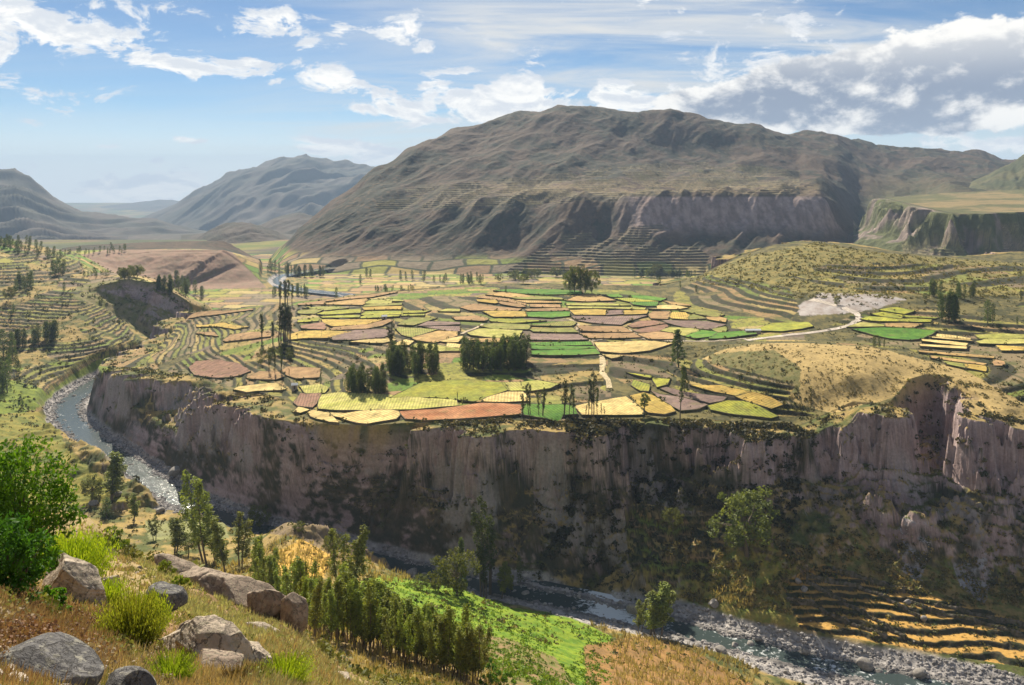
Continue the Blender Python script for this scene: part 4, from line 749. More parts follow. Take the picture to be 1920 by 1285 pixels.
def ribbon(name, pts, w, mat, col, label, lift=.18, step=3.0, kind='structure', cat=None):
    W = [hit(*q) for q in pts]; L = [W[0]]
    for a, b in zip(W, W[1:]):
        m = max(1, int((b - a).length / step)); L += [a + (b - a) * (q / m) for q in range(1, m + 1)]
    P = np.array([(v.x, v.y) for v in L]); P = np.concatenate([P[:1], .25 * P[:-2] + .5 * P[1:-1] + .25 * P[2:], P[-1:]]); d = np.gradient(P, axis=0); d /= np.linalg.norm(d, axis=1, keepdims=True) + 1e-9; nn = np.stack([-d[:, 1], d[:, 0]], 1)
    u = np.linspace(-1, 1, 5); ww = w * (1 + .25 * noise2(P[:, 0] / 8, P[:, 1] / 8))[:, None, None] / 2
    X = P[:, None] + nn[:, None] * u[None, :, None] * ww; z = height(X[..., 0], X[..., 1])[0]; z = np.maximum(z, blur(z, 3, 0)) + lift
    V = np.concatenate([X, z[..., None]], -1).reshape(-1, 3); c = A3(col) * (1 + .25 * fbm(V[:, 0] / 2, V[:, 1] / 2, 3))[:, None]
    tag(mesh_np(name, V, grid_faces(len(P), 5), mat, c), label, cat, None, kind)
ribbon('road', [(1400, 640), (1440, 634), (1480, 629), (1540, 622), (1590, 613), (1612, 601), (1606, 590), (1580, 578), (1545, 568), (1520, 564)], 4.2, M_FIELD, (.50, .43, .36), 'pale dirt road climbing the bare grey slope')
ribbon('path', [(1100, 636), (1112, 645), (1120, 656), (1128, 668), (1130, 680), (1128, 700), (1140, 715), (1142, 730)], 3.0, M_FIELD, (.52, .42, .25), 'dirt track down through the fields to the rim')
ribbon('path', [(1110, 640), (1160, 637), (1210, 636), (1260, 641), (1340, 641), (1400, 637)], 2.6, M_FIELD, (.36, .30, .22), 'dirt lane along the near side of the fields')
ribbon('path', [(866, 628), (880, 620), (900, 612), (905, 608)], 2.2, M_FIELD, (.50, .40, .27), 'short foot track between olive fields')
ribbon('path', [(1068, 600), (1085, 612), (1082, 622), (1098, 636), (1104, 640)], 2.2, M_FIELD, (.48, .38, .26), 'foot track bending past the pinkish fields')
ribbon('path', [(1175, 618), (1190, 625), (1205, 634), (1212, 638)], 2.2, M_FIELD, (.48, .38, .26), 'pale foot track beside the brown plots')
# walls of stone and weeds across the golden bench by the river
M_PEB = terrain_mat('stones', 3.0, .8)
def bench_wall(pts, label, h=.9):
    W = [hit(*q) for q in pts]; L = [W[0]]
    for a, b in zip(W, W[1:]):
        m = max(1, int((b - a).length / .5)); L += [a + (b - a) * (q / m) for q in range(1, m + 1)]
    P = np.array([(v.x, v.y) for v in L]); P += .5 * np.stack([fbm(P[:, 0] / 5, P[:, 1] / 5, 3), fbm(P[:, 0] / 5 + 7, P[:, 1] / 5, 3)], 1)
    d = np.gradient(P, axis=0); d /= np.linalg.norm(d, axis=1, keepdims=True) + 1e-9; nn = np.stack([-d[:, 1], d[:, 0]], 1)
    u = np.array([-.75, -.55, -.2, .2, .55, .75]); hh = np.array([-.5, .55, 1, 1, .55, -.5]); X = P[:, None] + nn[:, None] * u[None, :, None]
    z = height(X[..., 0], X[..., 1])[0]; zz = z + h * hh * (1 + .5 * noise2(X[..., 0] * 1.3, X[..., 1] * 1.3)); V = np.concatenate([X, zz[..., None]], -1).reshape(-1, 3)
    c = lerp3(A3((.17, .14, .11)), A3((.07, .065, .03)), sst(fbm(V[:, 0], V[:, 1], 3), -.3, .3)); o = mesh_np('terrace_wall', V, grid_faces(len(P), 6), M_WALL, c, smooth=False)
    tag(o, label, 'wall', 'walls on the golden bench'); rr = np.random.default_rng(len(P)); k = rr.random(len(P)) < .38
    hv, hf, hc = blobs(np.column_stack([P[k], z[k, 2] + h * .7]), rr.uniform(.3, .8, k.sum()), rr, A3((.09, .085, .03))); mesh_np('weeds', hv, hf, M_SCRUB, hc, parent=o)
bench_wall([(1560, 1070), (1630, 1088), (1699, 1109)], 'short dark wall at the top of the golden bench, under the scree slope')
bench_wall([(1511, 1083), (1612, 1102), (1661, 1122), (1725, 1160)], 'dark wall starting at the grey boulders, second from the top')
bench_wall([(1511, 1092), (1575, 1126), (1624, 1156), (1699, 1197)], 'steep dark wall running down the middle of the golden bench')
bench_wall([(1474, 1126), (1522, 1134), (1575, 1160), (1665, 1199)], 'lowest dark wall of the golden bench, nearest the river')
bench_wall([(1699, 1126), (1755, 1149), (1838, 1171), (1930, 1198)], 'long stony wall running to the right edge below the scree')
bench_wall([(1751, 1137), (1815, 1152), (1930, 1178)], 'thin wall high at the right end of the golden bench')

# ------------------------------------------------------------------ scrub and stones too many to count
def visible_points(mask, k, rng):
    """random points of the ground sheet where mask holds, even in the view"""
    idx = np.nonzero(mask & (SPY <= SMIN + 1.5)); j = rng.integers(0, len(idx[0]), k); i = (idx[0][j], idx[1][j])
    return np.stack([SX[i], SY[i], SZ[i]], -1), i
def scrub(name, label, mask, k, r0, r1, col, rng, leaves=14, sz=.42, cl=11):
    P, i = visible_points(mask, k, rng); keep = fbm(P[:, 0] / cl, (P[:, 1] + 2 * P[:, 2]) / cl, 3) > rng.uniform(-.35, .30, k)
    P = P[keep]; rr = r0 + (r1 - r0) * rng.random(len(P)) ** 2.2 * 1.25; cc = lerp3(A3(col[0]), A3(col[1]), rng.random(len(P)))
    V, Fc, c = blobs(P + np.array([0, 0, .15]) * rr[:, None], rr, rng, cc, .75, leaves, sz); tag(mesh_np(name, V, Fc, M_SCRUB, c), label, None, None, 'stuff')
rng = np.random.default_rng(21)
inz = lambda poly: in_poly(SPX, SPY, poly)
cliffm = (SCL > .3) & (SY > 230) & (SY < 620) & (SRD > 1.5)
scrub('scrub', 'dark scrub clinging to the canyon cliff', cliffm, 6500, .5, 1.5, ((.05, .052, .02), (.12, .095, .045)), rng)
scrub('scrub', 'denser dark scrub in the shaded gullies of the cliff', cliffm & inz([(1060, 790), (1530, 800), (1480, 1010), (1390, 960), (1180, 960), (1150, 1080), (1000, 1070), (1080, 900)]), 3600, .7, 1.9, ((.04, .045, .018), (.10, .08, .035)), rng)
scrub('scrub', 'olive scrub on the grassy hills of the tableland', (SMS > .5) & inz([(1290, 530), (1400, 480), (1530, 455), (1650, 475), (1990, 500), (1990, 560), (1480, 560), (1400, 540)]), 5200, .6, 1.7, ((.12, .11, .035), (.22, .175, .06)), rng)
scrub('scrub', 'low bushes along the terraces of the tableland', (SMS > .5) & (inz([(1150, 660), (1500, 640), (1520, 700), (1540, 790), (1200, 780)]) | inz([(980, 690), (1130, 680), (1160, 770), (980, 740)]) | inz([(300, 590), (740, 560), (740, 700), (480, 740), (240, 690)]) | inz([(1600, 560), (1990, 560), (1990, 800), (1700, 690), (1500, 650)])), 5200, .35, 1.0, ((.06, .07, .02), (.15, .14, .04)), rng)
scrub('scrub', 'dry tussocks on the grass dome above the cliff', (SMS > .5) & inz([(1230, 640), (1640, 650), (1990, 730), (1990, 850), (1500, 780)]), 2600, .25, .7, ((.24, .18, .06), (.13, .11, .04)), rng)
scrub('scrub', 'bushes scattered over the far left hillside', (SPX < 400) & (SY > 540) & (SY < 1250) & (SMS < .5) & (SRD > 2), 5200, .6, 1.8, ((.05, .065, .02), (.16, .15, .045)), rng)
scrub('scrub', 'bushes on the river benches', (SY > 230) & (SY < 560) & (SRD > 2.0) & (SCL < .3) & (SMS < .5), 5200, .3, 1.0, ((.10, .12, .025), (.22, .19, .05)), rng)
scrub('scrub', 'green and straw scrub on the talus below the cliff', inz([(1240, 1010), (1420, 1015), (1600, 1000), (1990, 1020), (1990, 1180), (1700, 1110), (1480, 1075), (1500, 1175), (1240, 1118)]) & (SY > 260) & (SRD > 2), 3600, .4, 1.2, ((.12, .13, .03), (.30, .22, .08)), rng)
scrub('scrub', 'leafy crop plants on the green slope', inz([(660, 1092), (830, 1095), (1080, 1160), (1150, 1196), (1150, 1330), (980, 1330), (890, 1200), (760, 1150)]) & (SY > 140) & (SY < 300), 4200, .25, .6, ((.10, .20, .012), (.22, .30, .02)), rng)
# stones
def ico(sub):
    import bmesh; bm = bmesh.new(); bmesh.ops.create_icosphere(bm, subdivisions=sub, radius=1); V = np.array([v.co[:] for v in bm.verts]); Fc = np.array([[v.index for v in f.verts] for f in bm.faces]); bm.free(); return V, Fc
ICO = {k: ico(k) for k in (1, 2, 3, 5, 6)}
def stone(sub, rng, cuts=9, rough=.10, lim=(.55, .9), freq=1.6, strata=0.0):
    V, Fc = ICO[sub]; V = V.copy()
    for _ in range(cuts):
        d = rng.normal(size=3); d /= np.linalg.norm(d); c = rng.uniform(*lim); h = V @ d - c; V = V - np.outer(np.maximum(h, 0), d)
    s = rng.uniform(0, 90); u = V * freq; nz = fbm(u[:, 0] + s + u[:, 2] * .7, u[:, 1] - u[:, 2] * .6 + s, 5, .55)
    if strata: nz = nz + strata * ridged(u[:, 2] * 2.6 + .35 * u[:, 0] + s, u[:, 1] * .5, 4, .6)
    V = V * (1 + rough * nz)[:, None]; return V, Fc
def pebbles(k, mask, r0, r1, label, rng):
    P, _ = visible_points(mask, k, rng); pro = [stone(1, rng, 4, .05) for _ in range(6)]; VV = []; FFc = []; CC = []; o = 0
    for q in range(6):
        p = P[q::6]; rr = (r0 + (r1 - r0) * rng.random(len(p)) ** 3)[:, None, None]; M = rots(len(p), rng)
        v = np.einsum('nij,mj->nmi', M, pro[q][0]) * rr * np.array([1, 1, .75]) + p[:, None]; VV.append(v.reshape(-1, 3)); m = len(pro[q][0])
        FFc.append((pro[q][1][None] + (np.arange(len(p)) * m)[:, None, None]).reshape(-1, 3) + o); o += len(p) * m
        CC.append(np.repeat(A3((.27, .25, .24)) * rng.uniform(.55, 1.5, (len(p), 1)), m, 0))
    tag(mesh_np('gravel', np.concatenate(VV), np.concatenate(FFc), M_PEB, np.concatenate(CC), smooth=False), label, None, None, 'stuff')
pebbles(9000, (SRD < 2.0) & (SRD > .28) & (SY < 620) & (SZ < WZ + 2.6), .15, .95, 'grey stones of the river bed and its bars', rng)
pebbles(6500, (SRD < 2.1) & (SRD > .2) & (SY > 400) & (SY < 760) & (SZ < WZ + 2.6), .25, 1.15, 'stones along the upper reach of the river', rng)
pebbles(700, inz([(1690, 970), (1750, 985), (1730, 1092), (1690, 1070)]) | inz([(1785, 1060), (1850, 1035), (1845, 1135), (1800, 1100)]), .12, .4, 'pale scree below the cliff', rng)
#==STAGE3B==
# ------------------------------------------------------------------ trees
def tree_proto(kind, seed):
    """crown and trunk meshes of a tree 1 m tall"""
    rng = np.random.default_rng(seed); cl = []; tr = []; lean = rng.normal(0, .015, 2)
    ax = lambda z: np.array([lean[0] * z + .012 * math.sin(5 * z + seed), lean[1] * z, z])
    dark, lite, k, leaf, asp, up = (.05, .075, .02), (.15, .17, .04), 30, .016, .5, .2
    if kind == 'slim':                                            # tall eucalyptus: bare stem, foliage in loose separate tufts
        stems = [(0, 0)] if seed % 2 else [(0, 0), (.03, .02)]
        for sx, sy in stems:
            top = rng.uniform(.86, 1); tr.append(tube([ax(z) + [sx * (1 + z), sy, 0] for z in np.linspace(0, top, 8)], np.linspace(.011, .003, 8)))
            for q in range(16):
                z = top * (1 - .66 * (q / 16) ** 1.1); a = rng.uniform(0, 6.28); r = rng.uniform(.005, .052) * (1.1 - .5 * (z / top)); c = ax(z) + [sx * (1 + z) + math.cos(a) * r, sy + math.sin(a) * r, 0]
                cl.append((c, np.array([.026, .026, .036]) * rng.uniform(.7, 1.25))); tr.append(tube([ax(z - .03) + [sx * (1 + z), sy, 0], c], [.003, .001], 4))
        k, leaf, dark, lite = 46, .0125, (.032, .048, .014), (.12, .135, .03)
    elif kind == 'column':                                        # close grown grove tree
        tr.append(tube([ax(z) for z in np.linspace(0, .9, 6)], np.linspace(.016, .003, 6)))
        for q in range(46):
            z = .10 + .88 * (q / 46); R_ = .125 * min(1, (1.02 - z) / .34) ** .6 * rng.uniform(.45, 1.25); a = q * 2.4 + rng.uniform(-.4, .4); c = ax(z) + [math.cos(a) * R_ * .8, math.sin(a) * R_ * .8, 0]
            cl.append((c, np.array([.042, .042, .055]) * rng.uniform(.75, 1.25)))
        k, leaf, dark, lite = 26, .019, (.04, .065, .018), (.135, .165, .04)
    elif kind == 'poplar':                                        # feathery upright poplar with several stems
        for sx, sy in [(rng.normal(0, .018), rng.normal(0, .018)) for _ in range(2)]:
            top = rng.uniform(.85, 1); tr.append(tube([ax(z) + [sx * (1 + 2 * z), sy * (1 + 2 * z), 0] for z in np.linspace(0, top, 7)], np.linspace(.008, .002, 7)))
            for q in range(30):
                z = top * (.26 + .74 * q / 30); a = rng.uniform(0, 6.28); R_ = .062 * min(1, (1.03 - z / top) * 2.6) ** .6 * min(1, (z / top - .15) * 4) * rng.uniform(.1, 1.3); c = ax(z) + [sx * (1 + 2 * z) + math.cos(a) * R_, sy * (1 + 2 * z) + math.sin(a) * R_, 0]
                cl.append((c, np.array([.022, .022, .05]) * rng.uniform(.7, 1.3)))
        k, leaf, asp, up, dark, lite = 38, .0145, .45, .40, (.095, .125, .022), (.31, .35, .06)
    elif kind in ('round', 'broad', 'lolly'):
        h0, rx, rz, n = dict(round=(.56, .52, .42, 64), broad=(.58, .40, .40, 54), lolly=(.66, .235, .33, 34))[kind]
        tr.append(tube([ax(z) for z in np.linspace(0, h0, 6)], np.linspace(.03, .014, 6)))
        for q in range(n):
            d = in_ball(1, rng, .5)[0]; c = np.array([d[0] * rx, d[1] * rx, h0 + d[2] * rz])
            if kind == 'broad': c[0] += .16 * (c[2] - h0); c[:2] *= 1 + .35 * noise2(c[2] * 4 + seed, d[0] * 2); c[2] += .10 * noise2(d[0] * 2.2 + seed, d[1] * 2.2)
            cl.append((c, np.array([.085, .085, .07]) * rng.uniform(.65, 1.25) * (rx / .5) ** .5))
            if q % 4 == 0: tr.append(tube([ax(h0 * .62 + .1 * rng.random()), (ax(h0 * .7) + c) / 2 + rng.normal(0, .02, 3), c], [.010, .006, .002], 5))
        k, leaf, dark, lite = 58, .0235, (.06, .075, .02), (.19, .20, .042)
    elif kind == 'conifer':
        tr.append(tube([ax(z) for z in np.linspace(0, .97, 6)], np.linspace(.02, .003, 6)))
        for q in range(52):
            z = .12 + .87 * (q / 52) ** .9; R_ = .20 * (1.03 - z) ** .8 * rng.uniform(.5, 1.2) + .01; a = q * 2.4; c = ax(z) + [math.cos(a) * R_, math.sin(a) * R_, -.02]
            cl.append((c, np.array([.05, .05, .03]) * rng.uniform(.7, 1.2))); 
            if q % 3 == 0: tr.append(tube([ax(z), c], [.006, .002], 4))
        k, leaf, dark, lite = 34, .023, (.045, .065, .022), (.13, .15, .045)
    n = len(cl); C0 = np.repeat(np.array([c for c, r in cl]), k, 0); R0 = np.repeat(np.array([r for c, r in cl]), k, 0)
    P = C0 + in_ball(n * k, rng, .25) * R0 * 1.25; V, Fc = leaf_quads(P, leaf, rng, asp, up)
    tone = np.repeat(rng.random(n), k) * .6 + .4 * rng.random(n * k); col = lerp3(A3(dark), A3(lite), tone)
    tv, tf = join(tr); zt = V[:, 2].max(); V /= zt; tv /= zt
    cm = mesh_np('crown', V, Fc, M_LEAF, np.repeat(col, 4, 0)); tm = mesh_np('trunk', tv, tf, M_BARK); d = (cm.data, tm.data)
    bpy.data.objects.remove(cm); bpy.data.objects.remove(tm); return d
PROTO = {k: [tree_proto(k, s + 10 * i) for s in range(1, m + 1)] for i, (k, m) in enumerate((('slim', 4), ('column', 5), ('poplar', 5), ('round', 3), ('broad', 2), ('lolly', 1), ('conifer', 3)))}
FAR = []
def link(name, me, parent=None):
    o = bpy.data.objects.new(name, me); C.collection.objects.link(o)
    if parent: o.parent = parent
    return o
TRNG = random.Random(4)
NAMES = dict(slim='eucalyptus_tree', column='tree', poplar='poplar_tree', round='tree', broad='tree', lolly='tree', conifer='conifer_tree')
def tree(kind, px, py, hpx, label, group=None, w=1.0, D=None, cat='tree', rz=None):
    """a tree whose foot is seen at (px, py), hpx photo pixels tall"""
    if D: x, y = Wd(px, D); p = Vector((x, y, float(ground_z([x], [y])[0])))
    else: p = hit(px, py)
    h = hpx * p.y / F; m = TRNG.choice(PROTO[kind]); rz = TRNG.uniform(0, 6.28) if rz is None else rz
    if hpx < 18 and group: FAR.append((m[0].name, m[0], p, h, w, rz)); return
    r = empty(NAMES[kind], p, (h * w, h * w, h), rz); r.rotation_euler = (TRNG.gauss(0, .035), TRNG.gauss(0, .035), rz); tag(r, label, cat, group); link('crown', m[0], r); link('trunk', m[1], r); return r
def grove(kind, outline, n, h0, h1, label, group, w=1.0, wr=.2, mind=0.0):
    """n trees spread through an outline given by their feet in the photo"""
    P = np.array(outline, float); lo, hi = P.min(0), P.max(0); k = 0; got = []; tries = 0
    while k < n and tries < n * 60:
        tries += 1; q = (TRNG.uniform(lo[0], hi[0]), TRNG.uniform(lo[1], hi[1]))
        if not in_poly(np.array([q[0]]), np.array([q[1]]), P)[0] or any(abs(q[0] - a) < mind and abs(q[1] - b) < mind * .4 for a, b in got): continue
        got.append(q); tree(kind, q[0], q[1], TRNG.uniform(h0, h1), label, group, w * TRNG.uniform(1 - wr, 1 + wr)); k += 1
# groves on the tableland
grove('column', [(648, 735), (660, 728), (720, 728), (732, 736), (715, 743), (660, 743)], 34, 30, 52, 'grey green tree packed in the smallest grove above the striped olive field', 'trees of the smallest grove on the tableland', 1.0, mind=3)
grove('column', [(722, 700), (728, 690), (818, 690), (826, 697), (822, 707), (735, 708)], 42, 36, 56, 'dark slender tree packed in the middle grove of the tableland', 'trees of the middle dark grove', 1.05, mind=3)
grove('column', [(864, 693), (870, 680), (985, 676), (994, 684), (985, 697), (880, 699)], 56, 38, 60, 'dark slender tree packed in the largest grove beside the green strips', 'trees of the largest dark grove', 1.05, mind=3)
# slim trees along the rim
G1 = 'slim trees on the rim'
for px, py, h, lab in [(981, 783, 46, 'short slim tree at the corner of the red field and the vivid green plot'), (991, 783, 64, 'slim tufted tree just right of the red field corner'), (1010, 785, 50, 'slim tree at the front of the vivid green plot, middle of its row'), (1017, 786, 58, 'slim tree leaning over the front of the vivid green plot'),
    (1058, 784, 72, 'tallest slim tree at the right end of the vivid green plot'), (1067, 784, 64, 'slim tree in the right hand clump beside the vivid green plot'), (1076, 785, 56, 'slim lower tree closing the clump right of the vivid green plot'), (1104, 783, 50, 'lower companion beside the tall tree at the end of the dirt track'),
    (1112, 784, 86, 'tall tufted tree at the end of the dirt track on the rim'), (1120, 784, 58, 'slim tree just right of the tall one at the dirt track end'), (1098, 784, 26, 'small young tree left of the tall tree at the track end'), (1128, 784, 28, 'small young tree right of the tall tree at the track end'), (1135, 785, 22, 'smallest young tree of the rim clump by the pale field')]:
    tree('slim', px, py, h, lab, None, 1.25)
tree('slim', 857, 752, 17, 'thin lone post of a tree between the yellow and the olive field')
tree('lolly', 1208, 777, 40, 'small round headed tree on a single stem between two golden plots')
tree('slim', 1276, 787, 104, 'tall sparse eucalyptus rising from the rim past the grey ploughed plots', None, .9)
tree('conifer', 1271, 690, 72, 'lone bushy conifer below the wide straw field', None, 1.05); tree('conifer', 1284, 738, 52, 'dark conifer standing on the terraces behind the tall sparse eucalyptus', None, .8)
for px, py, h, lab in [(505, 700, 44, 'thin bare stemmed tree above the pinkish plot, leftmost of three'), (515, 703, 46, 'thin bare stemmed tree above the pinkish plot, middle of three'), (527, 704, 46, 'thin bare stemmed tree above the pinkish plot, rightmost of three'), (542, 712, 20, 'short post like tree left of the square pinkish field'), (602, 733, 34, 'slim cypress like tree beside the square pinkish field')]:
    tree('slim', px, py, h, lab, None, .9)
tree('slim', 490, 643, 56, 'tall tufted eucalyptus at the left of the golden field, bare below', None, 1.5); tree('slim', 512, 645, 44, 'shorter eucalyptus between the lone tall one and the dense clump', None, 1.5)
for px, h in ((523, 66), (528, 72), (533, 70), (538, 66), (543, 60)): tree('slim', px, 641, h, 'tall eucalyptus in the dense dark clump beside the golden field', 'dense eucalyptus clump by the golden field', 1.7)
for px, h in ((526, 46), (533, 50), (540, 50), (549, 42)): tree('slim', px, 574, h, 'tall slim eucalyptus on the skyline of the tableland before the river', 'eucalyptus on the back edge before the river', 1.5)
tree('slim', 734, 657, 52, 'sparse yellowish tree between the ploughed and the green field', None, 1.9)
for px, h in ((1068, 44), (1078, 52), (1087, 54), (1097, 46), (1110, 44)): tree('round', px, 550, h, 'big dark tree in the clump at the back edge behind the bright green field', 'big dark trees at the back edge', .62)
tree('column', 947, 551, 16, 'small dark tree alone on the back edge left of the green field'); tree('column', 1276, 541, 14, 'small dark tree at the foot of the scrubby hill'); tree('column', 1305, 550, 16, 'dark tree a little up the scrubby hill side', None, 1.4)
grove('round', [(480, 655), (540, 650), (555, 680), (500, 695), (470, 680)], 14, 9, 15, 'dark bush crowded on the shaded terraces under the eucalyptus clump', 'bushes under the eucalyptus clump', 1.0)
# right side of the tableland
grove('column', [(1762, 600), (1798, 598), (1796, 608), (1768, 608)], 10, 44, 62, 'tall dark cypress in the dense clump right of the yellow strips', 'cypress clump beside the yellow strips', .95)
grove('column', [(1743, 556), (1764, 554), (1764, 560), (1744, 560)], 6, 24, 34, 'dark tree of the left clump on the scrubby rise', 'left tree clump on the scrubby rise'); grove('column', [(1795, 558), (1826, 556), (1826, 564), (1796, 565)], 9, 22, 34, 'dark tree of the right clump on the scrubby rise', 'right tree clump on the scrubby rise')
tree('column', 1853, 608, 46, 'dark cypress alone on the terraces near the right edge', None, 1.2); tree('column', 1861, 606, 38, 'lower cypress leaning against the lone one near the right edge', None, 1.1)
tree('column', 1638, 653, 24, 'small dark tree on the crest of the grass dome, leftmost of three', None, 1.3); tree('column', 1650, 652, 22, 'small dark tree on the crest of the grass dome, middle of three'); tree('column', 1658, 652, 16, 'smallest of three trees on the crest of the grass dome')
tree('round', 1570, 573, 14, 'round green bush on the bare grey slope', None, .9); tree('round', 1737, 562, 13, 'pale round bush beside the left tree clump', None, 1.1); tree('column', 1915, 566, 22, 'dark tree at the right edge on the terraced rise'); tree('column', 1907, 610, 16, 'small dark tree by the right edge of the photo')
# valley beyond
grove('column', [(498, 507), (560, 500), (612, 505), (600, 517), (505, 518)], 28, 16, 26, 'tree in the dark wood at the foot of the great mountain', 'wood by the far river'); grove('column', [(702, 545), (775, 541), (776, 548), (704, 549)], 24, 8, 12, 'tree in the long low row behind the tableland', 'long tree row behind the tableland', 1.3)
grove('column', [(552, 552), (578, 552), (578, 559), (552, 559)], 9, 16, 24, 'dark conifer of the clump beside the pale river bend', 'conifers by the pale river bend'); grove('column', [(512, 550), (520, 550), (520, 557), (512, 557)], 4, 14, 18, 'dark conifer left of the skyline eucalyptus', 'conifers left of the skyline eucalyptus')
for px, py, h, lab in [(688, 521, 20, 'dark tree on the valley fields, leftmost of the big ones'), (694, 522, 18, 'dark tree touching the leftmost big valley tree'), (752, 526, 20, 'dark valley tree in the group of three, left'), (762, 526, 17, 'dark valley tree in the group of three, middle'), (774, 526, 20, 'dark valley tree in the group of three, right'), (795, 529, 24, 'slender dark poplar alone on the valley fields'), (676, 534, 20, 'slender dark poplar near the river, left of the tree row'), (630, 558, 20, 'dark tree in front of the white river bend')]: tree('column', px, py, h, lab, None, 1.2)
grove('column', [(812, 530), (838, 527), (840, 534), (814, 535)], 7, 12, 18, 'tree of the small clump on the valley fields', 'small clump on the valley fields'); grove('column', [(862, 530), (905, 526), (906, 534), (864, 536)], 14, 14, 22, 'tree of the dark wood at the back edge of the tableland', 'dark wood behind the tableland')
grove('round', [(925, 528), (1065, 500), (1070, 520), (940, 540)], 14, 10, 20, 'dark tree scattered at the mountain foot behind the tableland', 'trees at the mountain foot', .9); grove('round', [(985, 495), (1012, 493), (1012, 502), (986, 503)], 4, 14, 20, 'round dark tree of a clump on the mountain foot', 'clump on the mountain foot', .9)
grove('column', [(1165, 480), (1290, 470), (1310, 520), (1230, 545), (1160, 530)], 26, 12, 20, 'tree on the wooded slope behind the scrubby hill', 'wooded slope behind the scrubby hill', 1.3); grove('round', [(1195, 440), (1262, 385), (1282, 440), (1240, 480), (1195, 480)], 22, 8, 15, 'dark tree on the gully below the mountain bench', 'trees in the gully below the bench', 1.0)
tree('round', 1231, 366, 27, 'lone dark tree on the edge of the mountain bench', None, .75); grove('round', [(1480, 372), (1530, 372), (1530, 384), (1480, 384)], 5, 8, 12, 'dark bush at the rim of the mountain bench', 'bushes at the bench rim')
# left valley side
grove('column', [(28, 645), (100, 632), (108, 640), (60, 652), (30, 655)], 20, 28, 40, 'dark tree of the long grove across the left slope', 'long grove on the left slope', 1.2); grove('column', [(-10, 672), (30, 655), (34, 690), (10, 735), (-10, 735)], 12, 34, 56, 'tall dark tree of the grove at the left edge', 'grove at the left edge', 1.1)
tree('column', 35, 705, 30, 'dark pointed tree alone on the green left slope', None, 1.2); tree('column', 14, 738, 62, 'tallest dark tree low on the left edge', None, 1.2)
grove('column', [(-10, 452), (60, 458), (125, 490), (115, 500), (40, 480), (-10, 475)], 34, 12, 22, 'dark tree of the wood on the upper left hill', 'wood on the upper left hill', 1.5); grove('column', [(92, 512), (122, 508), (122, 518), (94, 520)], 6, 20, 30, 'big dark tree of a clump on the shoulder of the left hill', 'clump on the shoulder of the left hill', 1.4)
grove('column', [(22, 540), (60, 532), (62, 545), (26, 552)], 9, 22, 34, 'dark tree of the clump above the left terraces', 'clump above the left terraces', 1.3); tree('round', 16, 566, 28, 'rounded dark tree below the clump at the left edge', None, .7); tree('column', 120, 548, 20, 'small dark tree on the golden left hill', None, 1.2); tree('column', 26, 590, 22, 'dark tree standing at the top of the left terraces')
grove('column', [(286, 540), (318, 532), (388, 556), (380, 562), (320, 556), (290, 548)], 30, 20, 32, 'dark conifer of the wood behind the shaded bluff', 'wood behind the shaded bluff', 1.3); grove('round', [(228, 520), (260, 517), (260, 524), (230, 525)], 6, 14, 24, 'round dark tree of the clump on top of the shaded bluff', 'clump on the shaded bluff', 1.0)
grove('column', [(150, 518), (205, 512), (205, 520), (152, 524)], 12, 10, 15, 'tree of the dark hedge behind the shaded bluff', 'hedge behind the shaded bluff', 1.2); grove('column', [(110, 474), (240, 466), (242, 476), (112, 484)], 26, 8, 16, 'tiny tree on the skyline of the red eroded hill', 'trees behind the red eroded hill', 1.2)
# far trees beyond counting: one object
def far_trees():
    VV = []; CC = []
    for key, me, p, h, w, rz in FAR:
        nv = len(me.vertices); V = np.empty(nv * 3, np.float32); me.vertices.foreach_get('co', V); V = V.reshape(-1, 4, 3); cA = np.empty(nv * 4, np.float32); me.color_attributes['Col'].data.foreach_get('color', cA); cA = cA.reshape(-1, 4, 4)[:, 0, :3]
        sel = np.arange(TRNG.randrange(6), len(V), 7); c = V[sel].mean(1, keepdims=True); Q = (c + (V[sel] - c) * 2.4).reshape(-1, 3); cz, sz = math.cos(rz), math.sin(rz)
        VV.append(np.stack([Q[:, 0] * cz - Q[:, 1] * sz, Q[:, 0] * sz + Q[:, 1] * cz, Q[:, 2]], 1) * [h * w, h * w, h] + np.array(p)); CC.append(np.repeat(cA[sel] * TRNG.uniform(.75, 1.25), 4, 0))
    V = np.concatenate(VV); tag(mesh_np('trees', V, np.arange(len(V)).reshape(-1, 4), M_LEAF, np.concatenate(CC)), 'small far trees scattered over the valley and its hills', None, None, 'stuff')
far_trees()
